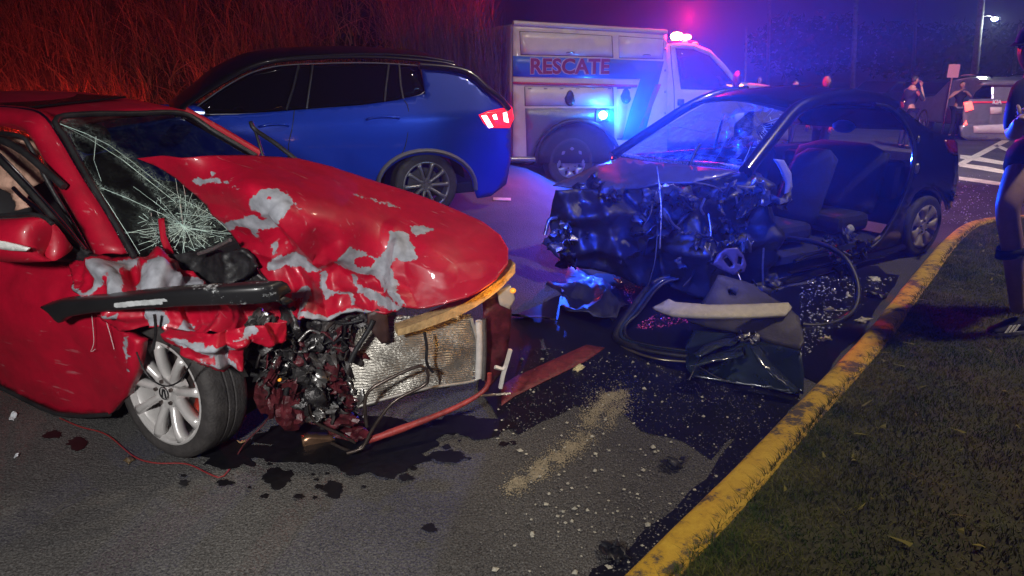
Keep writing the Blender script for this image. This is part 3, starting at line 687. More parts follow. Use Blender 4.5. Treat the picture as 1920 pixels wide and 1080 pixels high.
psheet(RF, 'wing_flap', [(308, 612), (345, 620), (400, 626), (450, 614), (500, 604), (540, 606), (538, 640), (500, 650), (470, 640), (456, 652), (458, 680), (450, 702), (430, 700), (400, 690), (370, 680), (340, 655), (312, 640)], 1,
    [(308, 612, -.95), (400, 626, -.94), (540, 606, -.66), (538, 640, -.68), (450, 700, -.86), (340, 655, -.99), (456, 652, -.86)], PR, red_car, step=3.4, thick=.004, crumple=crumple_f(.025, 10, 21), chips=W2, folds=[([(320, 630), (380, 648), (450, 640)], .04, 16), ([(350, 660), (400, 672), (448, 690)], .035, 14), ([(430, 620), (420, 660), (440, 700)], -.04, 16), ([(480, 610), (500, 640)], .04, 14)])
# bonnet, thrown back over the screen
H_CH = [[(362, 336), (372, 331), (388, 336), (405, 334), (430, 342), (452, 352), (466, 358), (448, 352), (420, 343), (400, 342), (385, 345), (372, 343)],
        [(400, 323), (408, 322), (409, 328), (402, 330)],
        [(472, 372), (490, 361), (515, 358), (538, 368), (548, 380), (545, 395), (530, 408), (515, 414), (498, 412), (488, 398), (474, 390), (470, 380)],
        [(405, 408), (425, 418), (445, 408), (480, 402), (490, 412), (510, 412), (518, 438), (505, 432), (486, 428), (488, 448), (478, 440), (475, 424), (455, 420), (430, 430), (420, 424)],
        [(506, 455), (514, 455), (522, 468), (516, 475), (508, 464)], [(505, 492), (520, 480), (545, 476), (570, 482), (596, 500), (600, 508), (580, 510), (560, 498), (535, 500), (508, 506), (502, 500)],
        [(628, 486), (640, 468), (655, 460), (662, 466), (690, 474), (700, 484), (712, 482), (726, 468), (728, 445), (724, 440), (742, 444), (756, 442), (768, 446), (770, 460), (782, 480), (788, 492), (770, 492), (748, 490), (738, 500), (748, 520), (755, 540), (742, 548), (722, 546), (708, 522), (690, 512), (664, 508), (645, 506), (632, 498)],
        [(768, 430), (785, 426), (822, 430), (804, 438), (780, 446), (770, 440)],
        [(600, 508), (612, 515), (612, 530), (622, 545), (660, 552), (668, 572), (658, 574), (655, 560), (630, 552), (612, 556), (602, 535), (598, 520)], [(660, 516), (672, 518), (668, 532), (690, 540), (716, 552), (740, 568), (764, 584), (752, 586), (720, 574), (700, 564), (672, 548), (662, 532)],
        [(735, 520), (748, 532), (760, 560), (768, 575), (756, 578), (740, 560)], [(535, 545), (552, 548), (575, 538), (584, 552), (578, 575), (562, 592), (555, 590), (570, 560), (548, 556), (540, 552)],
        [(560, 590), (600, 588), (650, 582), (690, 578), (698, 582), (660, 590), (600, 598), (560, 600)], [(660, 365), (690, 372), (740, 388), (756, 394), (735, 390), (690, 376), (668, 370)], [(510, 372), (550, 385), (575, 398), (560, 392)]]
H_IN = [[(664, 484), (690, 480), (704, 490), (696, 500), (670, 502), (664, 494)], [(502, 368), (509, 366), (509, 372), (503, 374)]]
H_O = [(256, 297), (300, 292), (340, 296), (410, 291), (480, 291), (560, 297), (620, 312), (690, 335), (770, 360), (850, 390), (905, 416), (938, 440), (953, 466), (953, 492), (930, 522), (900, 545), (870, 560), (800, 576), (740, 583), (690, 580), (640, 586), (600, 596), (560, 601), (530, 560), (500, 522), (478, 496), (450, 462), (425, 428), (400, 396), (370, 366), (335, 335), (290, 310)]
H_Z = [(256, 297, 1.30), (340, 294, 1.33), (480, 291, 1.30), (560, 297, 1.25), (690, 335, 1.14), (850, 390, 1.02), (938, 440, .93), (953, 492, .87), (870, 560, .77), (740, 583, .71), (640, 586, .7), (560, 601, .70), (500, 522, .83), (450, 462, .94), (400, 396, 1.08), (335, 335, 1.22),
       (470, 350, 1.25), (520, 400, 1.16), (590, 480, .93), (580, 430, 1.09), (640, 460, 1.0), (700, 430, 1.02), (720, 520, .82), (800, 480, .92), (640, 380, 1.14), (660, 545, .76), (860, 480, .9)]
H_F = [([(530, 405), (560, 440), (598, 498)], .035, 26), ([(505, 425), (545, 470), (590, 505)], -.025, 26), ([(598, 500), (640, 474), (690, 505), (740, 556)], .022, 24), ([(600, 505), (606, 545), (618, 592)], -.03, 20), ([(622, 500), (660, 530), (690, 575)], -.022, 22),
       ([(735, 440), (765, 492), (832, 516)], .018, 26), ([(745, 470), (740, 520), (765, 580)], .03, 20), ([(700, 520), (722, 550), (716, 582)], -.03, 18), ([(560, 500), (575, 545), (566, 598)], .025, 20), ([(530, 500), (548, 540), (556, 590)], -.02, 18), ([(400, 400), (440, 410), (495, 430)], .014, 20),
       ([(360, 335), (470, 360), (600, 380), (760, 440), (880, 520)], .012, 60), ([(640, 560), (700, 545), (760, 560)], .02, 16), ([(800, 500), (850, 530), (905, 520)], -.012, 30), ([(470, 470), (520, 480), (560, 470)], .014, 16)]
def hm(x, y): return .25 + 1.0 * sst(y - .25 * (x - 560), 430, 560)
hood = psheet(RF, 'bonnet', H_O, 2, H_Z, PR, red_car, step=3.2, thick=.012, crumple=crumple_f(.012, 7, 31), cmask=hm, chips=H_CH, folds=H_F)
at = hood.data.attributes['chip']; Mw = RF.M
for i, v in enumerate(hood.data.vertices):
    x, y = to_px(Mw @ v.co)
    if any(inside(c, x, y) for c in H_IN): at.data[i].value = 0
# long black bar lying across the wing
bar = []
for x, t, b_, y in [(80, 573, 578, -1.0), (106, 566, 605, -1.01), (128, 564, 594, -1.02), (200, 558, 584, -1.03), (300, 547, 577, -1.02), (400, 541, 573, -.99), (480, 537, 570, -.93), (516, 538, 566, -.88), (530, 556, 572, -.85)]:
    A = ra(x, t, 1, y); B = ra(x, b_, 1, y); h = A - B
    bar.append([A + Vector((0, .05, .004)), A, A - h * .28 + Vector((0, -.012, 0)), B, B + Vector((0, .05, .0))])
strip = solid(loft('trim_bar', bar, paint('black bar paint', (.012, .012, .013), (.55, .57, .58), .4, .2), None, nu=15, nv=60, smooth=True), .012)
strip.matrix_world = RF.M
ch = strip.data.attributes.new('chip', 'FLOAT', 'POINT')
for i, v in enumerate(strip.data.vertices):
    x, y = to_px(RF.M @ v.co); ch.data[i].value = 1.0 if inside([(210, 566), (260, 563), (310, 557), (308, 572), (260, 575), (214, 578)], x, y) else (.28 + .3 * noise.noise(v.co * 14) if x > 330 else 0)
tag(strip, 'long black bumper bar torn off and lying across the red wing', 'car part')
# ------------------------------------------------------------------ wheels
def rim_wheel(parent, M, r, w, nsp, mats, tyre_flat=0.0, hub=.16, rim=.74, twist=.0, emblem=False, caliper=False, style='spoke'):
    """wheel about local y of M, outer face towards -y; tyre, rim, spokes, hub"""
    root = bpy.data.objects.new('wheel', None); link(root, parent); root.matrix_local = M
    m_tyre, m_rim, m_disc = mats; N = 56
    def lathe(name, prof, m, par):
        V = []; Fc = []; k = len(prof)
        for i in range(N):
            a = 2 * math.pi * i / N
            for (rr, yy) in prof:
                z = rr * math.sin(a)
                V.append((rr * math.cos(a), yy, z))
        for i in range(N):
            for j in range(k - 1): Fc.append((i * k + j, i * k + j + 1, ((i + 1) % N) * k + j + 1, ((i + 1) % N) * k + j))
        return autosmooth(mesh(name, V, Fc, m, par, True), 40)
    ri = r * rim
    tread = []
    ty = lathe('tyre', [(ri * .97, .3 * w), (ri * 1.0, w * .48), (r * .93, w * .5), (r * .985, w * .42), (r, w * .3), (r, w * .12), (r * .985, w * .105), (r * .985, w * .075), (r, w * .06), (r, -w * .06), (r * .985, -w * .075), (r * .985, -w * .105), (r, -w * .12), (r, -w * .3), (r * .985, -w * .42), (r * .93, -w * .5), (r * .86, -w * .51), (ri * 1.0, -w * .47), (ri * .97, -w * .3)], m_tyre, root)
    rm = lathe('rim', [(ri * .9, .38 * w), (ri * .86, 0), (ri * .88, -.25 * w), (ri * .93, -.40 * w), (ri * 1.0, -.47 * w), (ri * 1.015, -.49 * w), (ri * .985, -.5 * w), (ri * .94, -.47 * w), (ri * .92, -.40 * w)], m_rim, root)
    yo = -.36 * w
    for k in range(nsp):
        a = 2 * math.pi * k / nsp + twist; ca, sa = math.cos(a), math.sin(a)
        w0, w1 = (r * .058, r * .058) if style == 'spoke' else (r * .1, r * .17)
        P = []
        for (rr, yy, ww) in [(r * hub * .8, yo - .012, w0 * 1.5), (r * hub * 1.35, yo - .016, w0 * 1.0), (r * .45, yo - .03, (w0 + w1) / 2), (ri * .82, yo - .035, w1 * 1.05), (ri * .965, yo - .03, w1 * 1.45)]:
            P.append([(rr * ca - s * ww * sa, yy + d, rr * sa + s * ww * ca) for s, d in ((-1, .012), (-.75, 0), (.0, -.006), (.75, 0), (1, .012), (.9, .045), (-.9, .045))])
        loft('spoke', P, m_rim, rm, close_u=True, caps=True, nv=9)
    hb = lathe('hub', [(0.0, yo - .02), (r * hub * .45, yo - .02), (r * hub * .5, yo - .012), (r * hub * .8, yo - .018), (r * hub * 1.15, yo - .016), (r * hub * 1.3, yo), (r * hub * 1.25, yo + .05)], m_rim, rm)
    for k in range(5):
        a = 2 * math.pi * k / 5 + .5; c = Vector((r * hub * .86 * math.cos(a), yo - .02, r * hub * .86 * math.sin(a)))
        tube('lug_nut', [c + Vector((0, .01, 0)), c + Vector((0, -.008, 0))], r * .03, m_disc, rm, n=6)
    if emblem:
        e = lathe('emblem', [(r * hub * .5, yo - .0215), (r * hub * .47, yo - .025), (r * hub * .42, yo - .025), (r * hub * .4, yo - .0215)], M_CHROME, rm)
        q = r * hub * .4
        for s in (-1, 1):
            prism('emblem_bar', [(s * .05 * q, yo - .0212, .8 * q), (s * .3 * q, yo - .0212, .75 * q), (s * .62 * q, yo - .0212, -.8 * q), (s * .38 * q, yo - .0212, -.85 * q)], (0, -.004, 0), M_BLK, e)
    lathe('brake_disc', [(r * .1, yo + .07), (r * .5, yo + .07), (r * .5, yo + .09), (r * .1, yo + .09)], m_disc, root)
    if caliper:
        P = []
        for a in [R(-40 + 8 * i) for i in range(9)]:
            P.append([(rr * math.cos(a), yy, rr * math.sin(a)) for rr, yy in ((r * .36, yo + .05), (r * .52, yo + .035), (r * .6, yo + .05), (r * .6, yo + .12), (r * .36, yo + .12))])
        loft('brake_caliper', P, mat('red caliper', (.5, .03, .012), .4, coat=.4, noise_amt=.3), root, close_u=True, caps=True)
    return root
M_DISC = mat('brake disc', (.16, .13, .12), .4, metal=.8, noise_amt=.4)
wm = Matrix.Translation((.0, -.765, .315)) @ Matrix.Rotation(R(-3), 4, 'Z') @ Matrix.Rotation(R(-7), 4, 'X')
rim_wheel(red_car, wm, .315, .21, 9, (M_RUB, M_ALU, M_DISC), twist=.25, emblem=True, caliper=True, rim=.76, hub=.2)
wm2 = Matrix.Translation((-2.6, -.72, .315))
rim_wheel(red_car, wm2, .315, .21, 9, (M_RUB, M_ALU, M_DISC), twist=.1)
rim_wheel(red_car, Matrix.Translation((-2.6, .5, .315)) @ Matrix.Rotation(math.pi, 4, 'Z'), .315, .21, 9, (M_RUB, M_ALU, M_DISC))
# wheel well liner
rows = []
for i in range(15):
    a = math.pi * i / 14; rows.append([(-.0 + .40 * math.cos(a), y, .36 + .36 * math.sin(a)) for y in (-.68, -.3)])
loft('wheel_liner', rows, M_INT, red_car, nv=24)
# front plane of the crushed nose: x - y = const
def FP(c): return lambda P: c + P.y
def fp(px, py, c=1.2): return RF.at(px, py, 0, FP(c))
# radiator: bowed core with fins
m_rad = mat('radiator fins', (.38, .36, .32), .42, metal=.75, noise_amt=.45, noise_scale=9, bump=.5, bump_scale=70)
NU, NV = 40, 150; V = []; Fc = []
def bil(u, v):
    top = spline([Vector((700, 602, 0)), Vector((760, 598, 0)), Vector((830, 598, 0)), Vector((884, 598, 0))], NU + 1); bot = spline([Vector((668, 762, 0)), Vector((720, 748, 0)), Vector((800, 728, 0)), Vector((886, 714, 0))], NU + 1)
    return top, bot
TOP, BOT = bil(0, 0)
LEFTX = [0, -22, -30, -22, -8, 0]
for j in range(NV + 1):
    v = j / NV; row = []
    for i in range(NU + 1):
        u = i / NU; p = TOP[i].lerp(BOT[i], v); lx = np.interp(v, [0, .2, .45, .7, .9, 1], LEFTX) * (1 - u); lx += 14 * math.sin(v * math.pi) * u
        q = fp(p.x + lx, p.y, 1.12)
        wob = .8 * noise.noise(Vector((u * 5, v * 3, 1))) + .4 * noise.noise(Vector((u * 14, v * 7, 4)))
        d = .0045 * math.sin((v * 30 + wob * .9) * 2 * math.pi) + .03 * math.sin(u * math.pi) * math.sin(v * math.pi) + .02 * noise.noise(Vector((u * 4, v * 4, 9)))
        V.append(q + Vector((.7, -.7, 0)) * d)
for j in range(NV):
    for i in range(NU): a = j * (NU + 1) + i; Fc.append((a, a + NU + 1, a + NU + 2, a + 1))
solid(mesh('radiator', V, Fc, m_rad, red_car), .03)
tube('radiator_edge', [fp(x, y, 1.14) for x, y in [(884, 598), (893, 630), (900, 668), (894, 700), (888, 714), (800, 728), (720, 748), (668, 763)]], .008, mat('radiator frame', (.5, .48, .44), .45, metal=.5, noise_amt=.3), red_car, seg=40)
tube('radiator_tank', [fp(898, 602, 1.14), fp(899, 655, 1.14), fp(897, 708, 1.14)], .018, mat('white plastic', (.6, .58, .56), .45, noise_amt=.2), red_car, seg=10)
tube('radiator_tank', [fp(908, 598, 1.16), fp(909, 655, 1.16), fp(906, 712, 1.16)], .01, M_STEEL, red_car, seg=10)
# bumper beam and lower rail
M_BEAM = mat('amber lit scraped beam', (.5, .34, .16), .5, metal=.2, noise_amt=.4, noise_scale=20, bump=.5)  # amber lamp light is put into the beam colour
beam = []
for x, t, b_ in [(746, 618, 630), (790, 603, 618), (840, 583, 600), (880, 563, 582), (915, 540, 560), (940, 522, 540), (953, 508, 526), (966, 494, 512)]:
    A, B = fp(x, t, 1.3), fp(x, b_, 1.3); beam.append([A, B, B + Vector((-.05, .05, 0)), A + Vector((-.05, .05, 0))])
loft('bumper_beam', beam, M_BEAM, red_car, close_u=True, caps=True, nv=24, smooth=False)
tube('lower_rail', [fp(x, y, 1.32) for x, y in [(690, 826), (730, 812), (790, 790), (850, 766), (895, 742), (915, 722), (918, 700)]], [.016, .018, .016, .014, .013, .012, .012], mat('dark red rail', (.3, .04, .035), .5, noise_amt=.5, noise_scale=12, bump=.4), red_car, seg=28)
M_AMB = mat('lit amber lens', (.9, .4, .05), .3, emit=(1, .38, .03), estr=.5)
psheet(RF, 'headlamp', [(934, 548), (958, 536), (966, 560), (956, 580), (938, 572)], 0, FP(1.2), mat('headlamp glass', (.35, .36, .37), .12, spec=.8, coat=.5), red_car, step=6, thick=.03)
lump('turn_signal', fp(962, 545, 1.22), (.014, .014, .012), M_AMB, red_car, 1, .1)
o = lamp('turn_signal_light', 'POINT', RF.M @ (fp(950, 566, 1.52)), 1.6, (1, .42, .04), .03)
tube('bracket', [fp(x, y, 1.35) for x, y in [(957, 655), (950, 680), (944, 700), (938, 728)]], .011, mat('white plastic', (.6, .58, .56), .45), red_car, seg=8, n=4)
tube('bracket', [fp(x, y, 1.35) for x, y in [(928, 688), (942, 692), (948, 686)]], .01, mat('white plastic', (.6, .58, .56), .45), red_car, n=4)
tube('bracket', [fp(x, y, 1.33) for x, y in [(898, 742), (930, 740), (957, 738)]], .007, M_STEEL, red_car, n=4)
psheet(RF, 'inner_panel', [(905, 560), (940, 545), (958, 560), (956, 640), (940, 700), (915, 735), (905, 700)], 0, FP(1.06), M_MAROON, red_car, step=7, thick=.01, crumple=crumple_f(.03, 8, 4))
psheet(RF, 'inner_panel', [(560, 600), (640, 590), (700, 600), (690, 640), (660, 660), (650, 720), (620, 700), (560, 650)], 0, FP(1.02), M_INT, red_car, step=9, thick=.01, crumple=crumple_f(.05, 6, 9))
psheet(RF, 'inner_panel', [(330, 480), (420, 478), (470, 500), (490, 530), (470, 545), (430, 545), (380, 530)], 2, .62, M_INT, red_car, step=9, thick=.01, crumple=crumple_f(.04, 6, 19))
# black scuttle pieces between screen and bonnet
def slab(name, pts, c, m, seedv=0, ax=1, thick=.03, cr=.012, step=7):
    return psheet(RF, name, pts, ax, c, m, red_car, step=step, thick=thick, crumple=crumple_f(cr, 8, seedv))
slab('scuttle', [(300, 478), (340, 476), (450, 472), (470, 490), (480, 500), (440, 530), (372, 530), (362, 508), (320, 482)], lambda P: -.60 + .0 * P.x, M_BLK, 3, 1, .02, .05, 4)
slab('engine_cover', [(372, 500), (460, 486), (484, 515), (520, 552), (440, 560), (384, 535)], -.52, M_DARKM, 4, 1, .02, .06, 4)
tube('scuttle_rod', [ra(x, y, 1, -.66) for x, y in [(372, 476), (400, 466), (432, 450)]], .008, M_STEEL, red_car, seg=8)
psheet(RF, 'red_splinter', [(297, 410), (308, 408), (311, 440), (326, 474), (312, 476), (302, 448)], 0, lambda P: ws(P) + .05, PR, red_car, step=6, thick=.008)
slab('headlamp_housing', [(528, 572), (545, 580), (560, 602), (556, 640), (540, 640), (528, 610)], -.6, M_DARKM, 14, cr=.05, step=4)
# tangle of torn sheet, hoses and brackets at the crushed corner
rnd = random.Random(5)
M_GRIME = mat('grimy plastic', (.05, .045, .043), .5, noise_amt=.8, noise_scale=24, bump=.6, bump_scale=40)
tang = [M_DARKM, M_MAROON, M_BLK, M_GRIME, M_MAROON, M_DARKM, M_GRIME, M_STEEL, M_GRIME]
for k in range(210):
    px, py = rnd.uniform(445, 668), rnd.uniform(598, 800)
    if py > 690 + (px - 445) * .62 or (px < 480 and py < 640): continue
    c = fp(px, py, 1.02 + rnd.uniform(-.12, .14)); shard('torn_metal', c, rnd.uniform(.05, .17), tang[k % 9], red_car, k, amp=rnd.uniform(.5, 1.1), res=9)
for k, (x, y, sx, sy, sz, m) in enumerate([(612, 690, .07, .06, .10, M_MAROON), (560, 660, .06, .06, .06, M_MAROON), (505, 740, .05, .05, .09, M_MAROON), (545, 770, .06, .06, .08, M_MAROON), (600, 615, .07, .05, .05, M_DARKM), (585, 640, .05, .05, .04, M_DARKM), (640, 640, .05, .05, .09, M_MAROON), (620, 780, .12, .06, .035, M_MAROON), (650, 808, .10, .05, .03, M_MAROON), (560, 700, .07, .07, .07, M_DARKM), (520, 690, .06, .06, .05, M_DARKM), (590, 740, .07, .06, .06, M_DARKM)]):
    lump('crushed_part', fp(x, y, 1.05), (sx, sy, sz), m, red_car, k + 3, .45)
slab('torn_bracket', [(690, 590), (708, 580), (726, 588), (732, 640), (716, 645), (704, 630), (690, 610)], lambda P: P.x - 1.24, mat('rusty plastic', (.045, .02, .016), .55, noise_amt=.4), 9, 1, .02, .01)
psheet(RF, 'filter_can', [(566, 826), (580, 820), (625, 822), (640, 835), (636, 852), (600, 856), (570, 850)], 0, FP(1.06), mat('coppery can', (.35, .2, .12), .35, metal=.8, noise_amt=.5, noise_scale=8), red_car, step=6, thick=.05)
M_PIPE = mat('pipe', (.09, .07, .06), .35, metal=.7, noise_amt=.4)
for pts, r_, c_, m in (([(688, 800), (684, 760), (690, 735), (720, 715), (780, 688), (798, 690), (803, 706), (796, 722), (740, 752), (708, 790), (690, 820), (680, 840), (650, 850)], .008, 1.36, M_PIPE), ([(796, 624), (800, 650), (800, 680), (812, 698)], .007, 1.33, M_BLK),
                       ([(556, 850), (575, 870), (600, 880), (608, 868), (606, 854)], .008, 1.12, M_PIPE), ([(578, 755), (590, 790), (640, 815), (666, 830)], .007, 1.2, M_PIPE), ([(470, 700), (500, 706), (520, 712)], .014, 1.1, M_BLK), ([(520, 720), (528, 708), (540, 702), (536, 740)], .012, 1.12, M_BLK),
                       ([(656, 680), (668, 655), (690, 620), (700, 600)], .012, 1.24, M_BLK), ([(620, 830), (660, 845), (690, 828)], .008, 1.2, M_PIPE), ([(560, 640), (580, 620), (600, 625)], .006, 1.15, M_STEEL), ([(500, 660), (530, 650), (560, 660), (590, 650)], .006, 1.15, M_STEEL), ([(480, 690), (490, 660), (510, 655)], .006, 1.12, M_STEEL), ([(600, 590), (640, 606), (680, 600)], .008, 1.14, M_BLK)):
    tube('hose', [fp(x, y, c_) for x, y in pts], r_, m, red_car, seg=30)
lump('small_lamp', fp(524, 712, 1.16), (.008, .008, .008), M_AMB, red_car, 1, .1)
tube('brake_line', [ra(x, y, 1, -.97) for x, y in [(290, 590), (292, 620), (287, 655)]], .006, M_BLK, red_car, seg=10)
tube('wire', [ra(x, y, 1, -.98) for x, y in [(256, 660), (268, 690), (285, 712), (310, 724), (335, 716), (350, 695), (358, 680)]], .0035, M_BLK, red_car, seg=24)
tube('wire', [fp(x, y, 1.0) for x, y in [(515, 768), (490, 800), (460, 830), (440, 862)]], .004, M_MAROON, red_car, seg=16)
for pts, nm, lb in (([(112, 784), (150, 800), (200, 815), (250, 855), (290, 868), (350, 870), (395, 890), (415, 895), (430, 880)], 'loose_wire', 'thin red wire curling on the asphalt by the flat wheel'),):
    tag(tube(nm, [WORLD.at(x, y, 2, on_ground(.008)) for x, y in pts], .0035, mat('red wire', (.2, .02, .02), .5), seg=50), lb, 'wire')
for x, y, s, lb, cl in ((243, 866, .035, 'small broken brown connector on the asphalt beside the red car wheel', (.08, .05, .02)), (455, 832, .035, 'small tan scrap on the asphalt under the red car', (.4, .25, .12)), (25, 785, .04, 'clear plastic splinters under the red door', (.5, .52, .55)), (30, 858, .03, 'tiny clear splinter on the asphalt at the left edge', (.5, .52, .55))):
    p = WORLD.at(x, y, 2, on_ground(0)); o = shard('debris_scrap', (0, 0, .012), s, mat('scrap %.2f' % cl[0], cl, .5), None, int(x), amp=.5, res=5); o.location = p; tag(o, lb, 'debris')
# ------------------------------------------------------------------ the blue car parked behind
SX, SY, SYAW = -1.2022, 7.7576, 3.55
SF = Frame(SX, SY, A0 + SL * SY, SYAW, SL)
suv = thing('blue_suv', 'blue compact sport utility car with black roof parked before the grass bank', 'car', SF.M)
PB = paint('blue car paint', (.004, .04, .42), rough=.32, coat=.8, metal=.25, dirt=.08)
M_PRIV = mat('tinted glass', (.004, .004, .005), .06, spec=.5)
M_GREY = mat('grey cladding', (.045, .044, .045), .6, noise_amt=.25)
sa = SF.at
def sidey(P):  # body side bulge
    if P.z > 1.0: return .884 - .40 * (P.z - 1.0) - .08 * max(0, (-.55 - P.x) / .4) ** 2
    return .9 - .10 * max(0, (P.z - .78) / .55) ** 2 - .06 * max(0, (.55 - P.z) / .4) ** 2 - .08 * max(0, (-.55 - P.x) / .4) ** 2
def gls(P): return .84 - .42 * max(0, P.z - 1.05)
arch = [(800 + 88 * math.cos(t), 352 - 62 * math.sin(t)) for t in [math.pi * (1 - i / 22) for i in range(23)]]
belt = [(330, 220), (400, 217), (480, 212), (600, 203), (680, 197), (745, 188), (798, 176)]
lowr = [(330, 400), (500, 395), (690, 385)]
body = psheet(SF, 'body', belt + [(790, 125), (845, 130), (880, 140), (915, 170), (940, 190), (952, 205), (958, 240), (958, 300), (950, 345), (920, 368), (895, 372)] + arch[::-1] + [(690, 390), (500, 410), (330, 420), (180, 425), (120, 380), (130, 300), (200, 240)], 1, sidey, PB, suv, step=10, thick=.03)
for nm, pts in (('front_door', [(552, 206), (548, 240), (541, 275), (545, 330), (560, 395)]), ('rear_door', [(758, 188), (766, 205), (764, 255), (752, 290), (720, 310)])):
    tube('door_gap', [sa(x, y, 1, lambda P: sidey(P) + .0) for x, y in pts], .004, M_BLK, body, seg=16)
for x0, x1, y in ((486, 540, 236), (688, 748, 222)):
    h = tube('door_handle', [sa(x0, y + 2, 1, lambda P: sidey(P) + .005), sa(x0 + 6, y, 1, lambda P: sidey(P) + .035), sa((x0 + x1) / 2, y - 3, 1, lambda P: sidey(P) + .045), sa(x1 - 5, y - 2, 1, lambda P: sidey(P) + .035), sa(x1, y, 1, lambda P: sidey(P) + .005)], .014, PB, body, seg=18, flat=.8)
psheet(SF, 'side_glass', [(352, 213), (420, 165), (470, 138), (520, 125), (560, 122), (650, 120), (730, 120), (785, 125), (796, 160), (798, 174), (745, 187), (680, 196), (600, 202), (480, 211)], 1, lambda P: gls(P) + .004, M_PRIV, suv, step=12, thick=.01)
for pts in ([(560, 123), (550, 165), (537, 206)], [(586, 122), (580, 165), (575, 204)], [(729, 121), (724, 160), (721, 190)], [(748, 121), (751, 160), (756, 186)]):
    tube('window_divider', [sa(x, y, 1, lambda P: gls(P) + .012) for x, y in pts], .012, M_BLK, suv, n=6)
tube('window_chrome', [sa(x, y, 1, lambda P: gls(P) + .015) for x, y in [(352, 215), (480, 213), (600, 204), (690, 197), (760, 186), (797, 172), (795, 150), (788, 124)]], .007, mat('dull trim', (.22, .22, .23), .35, metal=.8), suv, seg=40)
tube('window_chrome', [sa(x, y, 1, lambda P: gls(P) + .012) for x, y in [(352, 212), (420, 164), (470, 137), (520, 124), (600, 119), (700, 118), (786, 123)]], .006, mat('dull trim', (.22, .22, .23), .35, metal=.8), suv, seg=30)
# roof, black; lofted from the near gutter to the far one
rail = [(330, 220), (372, 188), (420, 158), (470, 132), (520, 118), (600, 112), (700, 110), (790, 116), (850, 124), (893, 150), (925, 180), (945, 196)]
rows = []
near = [sa(x, y, 1, lambda P: gls(P) - .01) for x, y in rail]; rf = []
for p in near:
    row = []
    for k in range(9):
        t = k / 8; yy = p.y * (1 - 2 * t); row.append((p.x + .06 * math.sin(t * math.pi), yy, p.z + .075 * math.sin(t * math.pi) * (1 if p.z > 1.25 else .4)))
    rf.append(row)
M_SROOF = mat('black roof paint', (.006, .006, .007), .3, coat=.6)
solid(loft('roof', rf, M_SROOF, suv, nv=40), .02)
tube('roof_rail', [sa(x, y, 1, lambda P: gls(P) - .04) for x, y in [(470, 130), (520, 113), (600, 105), (700, 102), (790, 107), (850, 117)]], .014, M_SROOF, suv, seg=24)
# cladding round the wheel, bumper, lamp
tube('arch_cladding', [sa(800 + 92 * math.cos(t), 350 - 68 * math.sin(t), 1, lambda P: sidey(P) + .004) for t in [math.pi * (1.02 - 1.04 * i / 20) for i in range(21)]], .035, mat('pale cladding', (.14, .13, .135), .55), suv, n=8, flat=.6)
M_TAIL = mat('lit tail lamp', (.6, .02, .02), .2, emit=(1, .02, .04), estr=1.3, coat=.5)
tl = psheet(SF, 'tail_lamp', [(898, 215), (915, 208), (940, 203), (960, 200), (964, 222), (956, 240), (920, 240), (908, 232)], 1, lambda P: sidey(P) + .012, M_TAIL, suv, step=7, thick=.03)
for q in ([(903, 217), (912, 216), (925, 238), (917, 240)], [(924, 216), (930, 214), (933, 224), (927, 224)], [(944, 212), (950, 210), (954, 230), (946, 228)]):
    psheet(SF, 'lamp_bar', q, 1, lambda P: sidey(P) + .018, mat('white hot lamp', (1, .6, .6), .3, emit=(1, .45, .45), estr=9), tl, step=6, thick=.006)
mm = []
for x, t, b in [(350, 205, 220), (356, 198, 222), (366, 197, 222), (376, 200, 220), (384, 206, 216)]:
    A, B = sa(x, t, 1, 1.0), sa(x, b, 1, 1.0); c = (A + B) / 2; h = (A.z - B.z) / 2
    mm.append([c + Vector((0, .06 * math.sin(a), h * math.cos(a))) for a in [2 * math.pi * k / 12 for k in range(12)]])
loft('mirror', mm, PB, suv, close_u=True, caps=True)
psheet(SF, 'mirror_lamp', [(354, 207), (368, 209), (384, 210), (383, 214), (366, 214), (354, 212)], 1, 1.07, mat('mirror lamp lens', (.8, .85, .9), .1, emit=(.7, .85, 1), estr=1.5), suv, step=5, thick=.01)
tube('sill', [sa(x, y, 1, .86) for x, y in [(700, 392), (560, 408), (330, 425)]], .05, M_GREY, suv, n=8)
M_SRIM = mat('dark alloy', (.2, .2, .21), .35, metal=.5)
for i, (wx, wy, rz) in enumerate(((0, .78, math.pi), (2.35, .78, math.pi), (0, -.7, 0), (2.35, -.7, 0))):
    rim_wheel(suv, Matrix.Translation((wx, wy, .33)) @ Matrix.Rotation(rz, 4, 'Z'), .33, .2, 10 if i < 2 else 5, (M_RUB, M_SRIM, M_SRIM), rim=.72)
rows = []
for i in range(13):
    a = math.pi * i / 12; rows.append([(.42 * math.cos(a), y, .36 + .36 * math.sin(a)) for y in (.84, .45)])
loft('wheel_liner', rows, M_INT, suv)
# far side, front and underside of the hull
box('far_body', (-.8, -.88, .3), (3.0, -.8, 1.05), PB, suv, b=.03)
box('underbody', (-.75, -.8, .2), (3.0, .8, .32), M_INT, suv, b=.02)
box('tailgate', (-.88, -.8, .4), (-.8, .62, 1.0), PB, suv, b=.02)
box('engine_cover', (2.1, -.84, .6), (3.15, .8, 1.0), PB, suv, b=.1)
# blue light on the parked car from an added spot in open air
lamp('blue_fill', 'SPOT', (1.6, 4.6, 1.9), 200, (.25, .5, 1), .12, (-2.9, 7.2, .75), 34, .9)

tube('roof_trim', [sa(x, y, 1, lambda P: sidey(P) + .018) for x, y in [(786, 123), (845, 128), (882, 139), (916, 169), (941, 189), (954, 206)]], .036, M_SROOF, suv, seg=30, n=8)
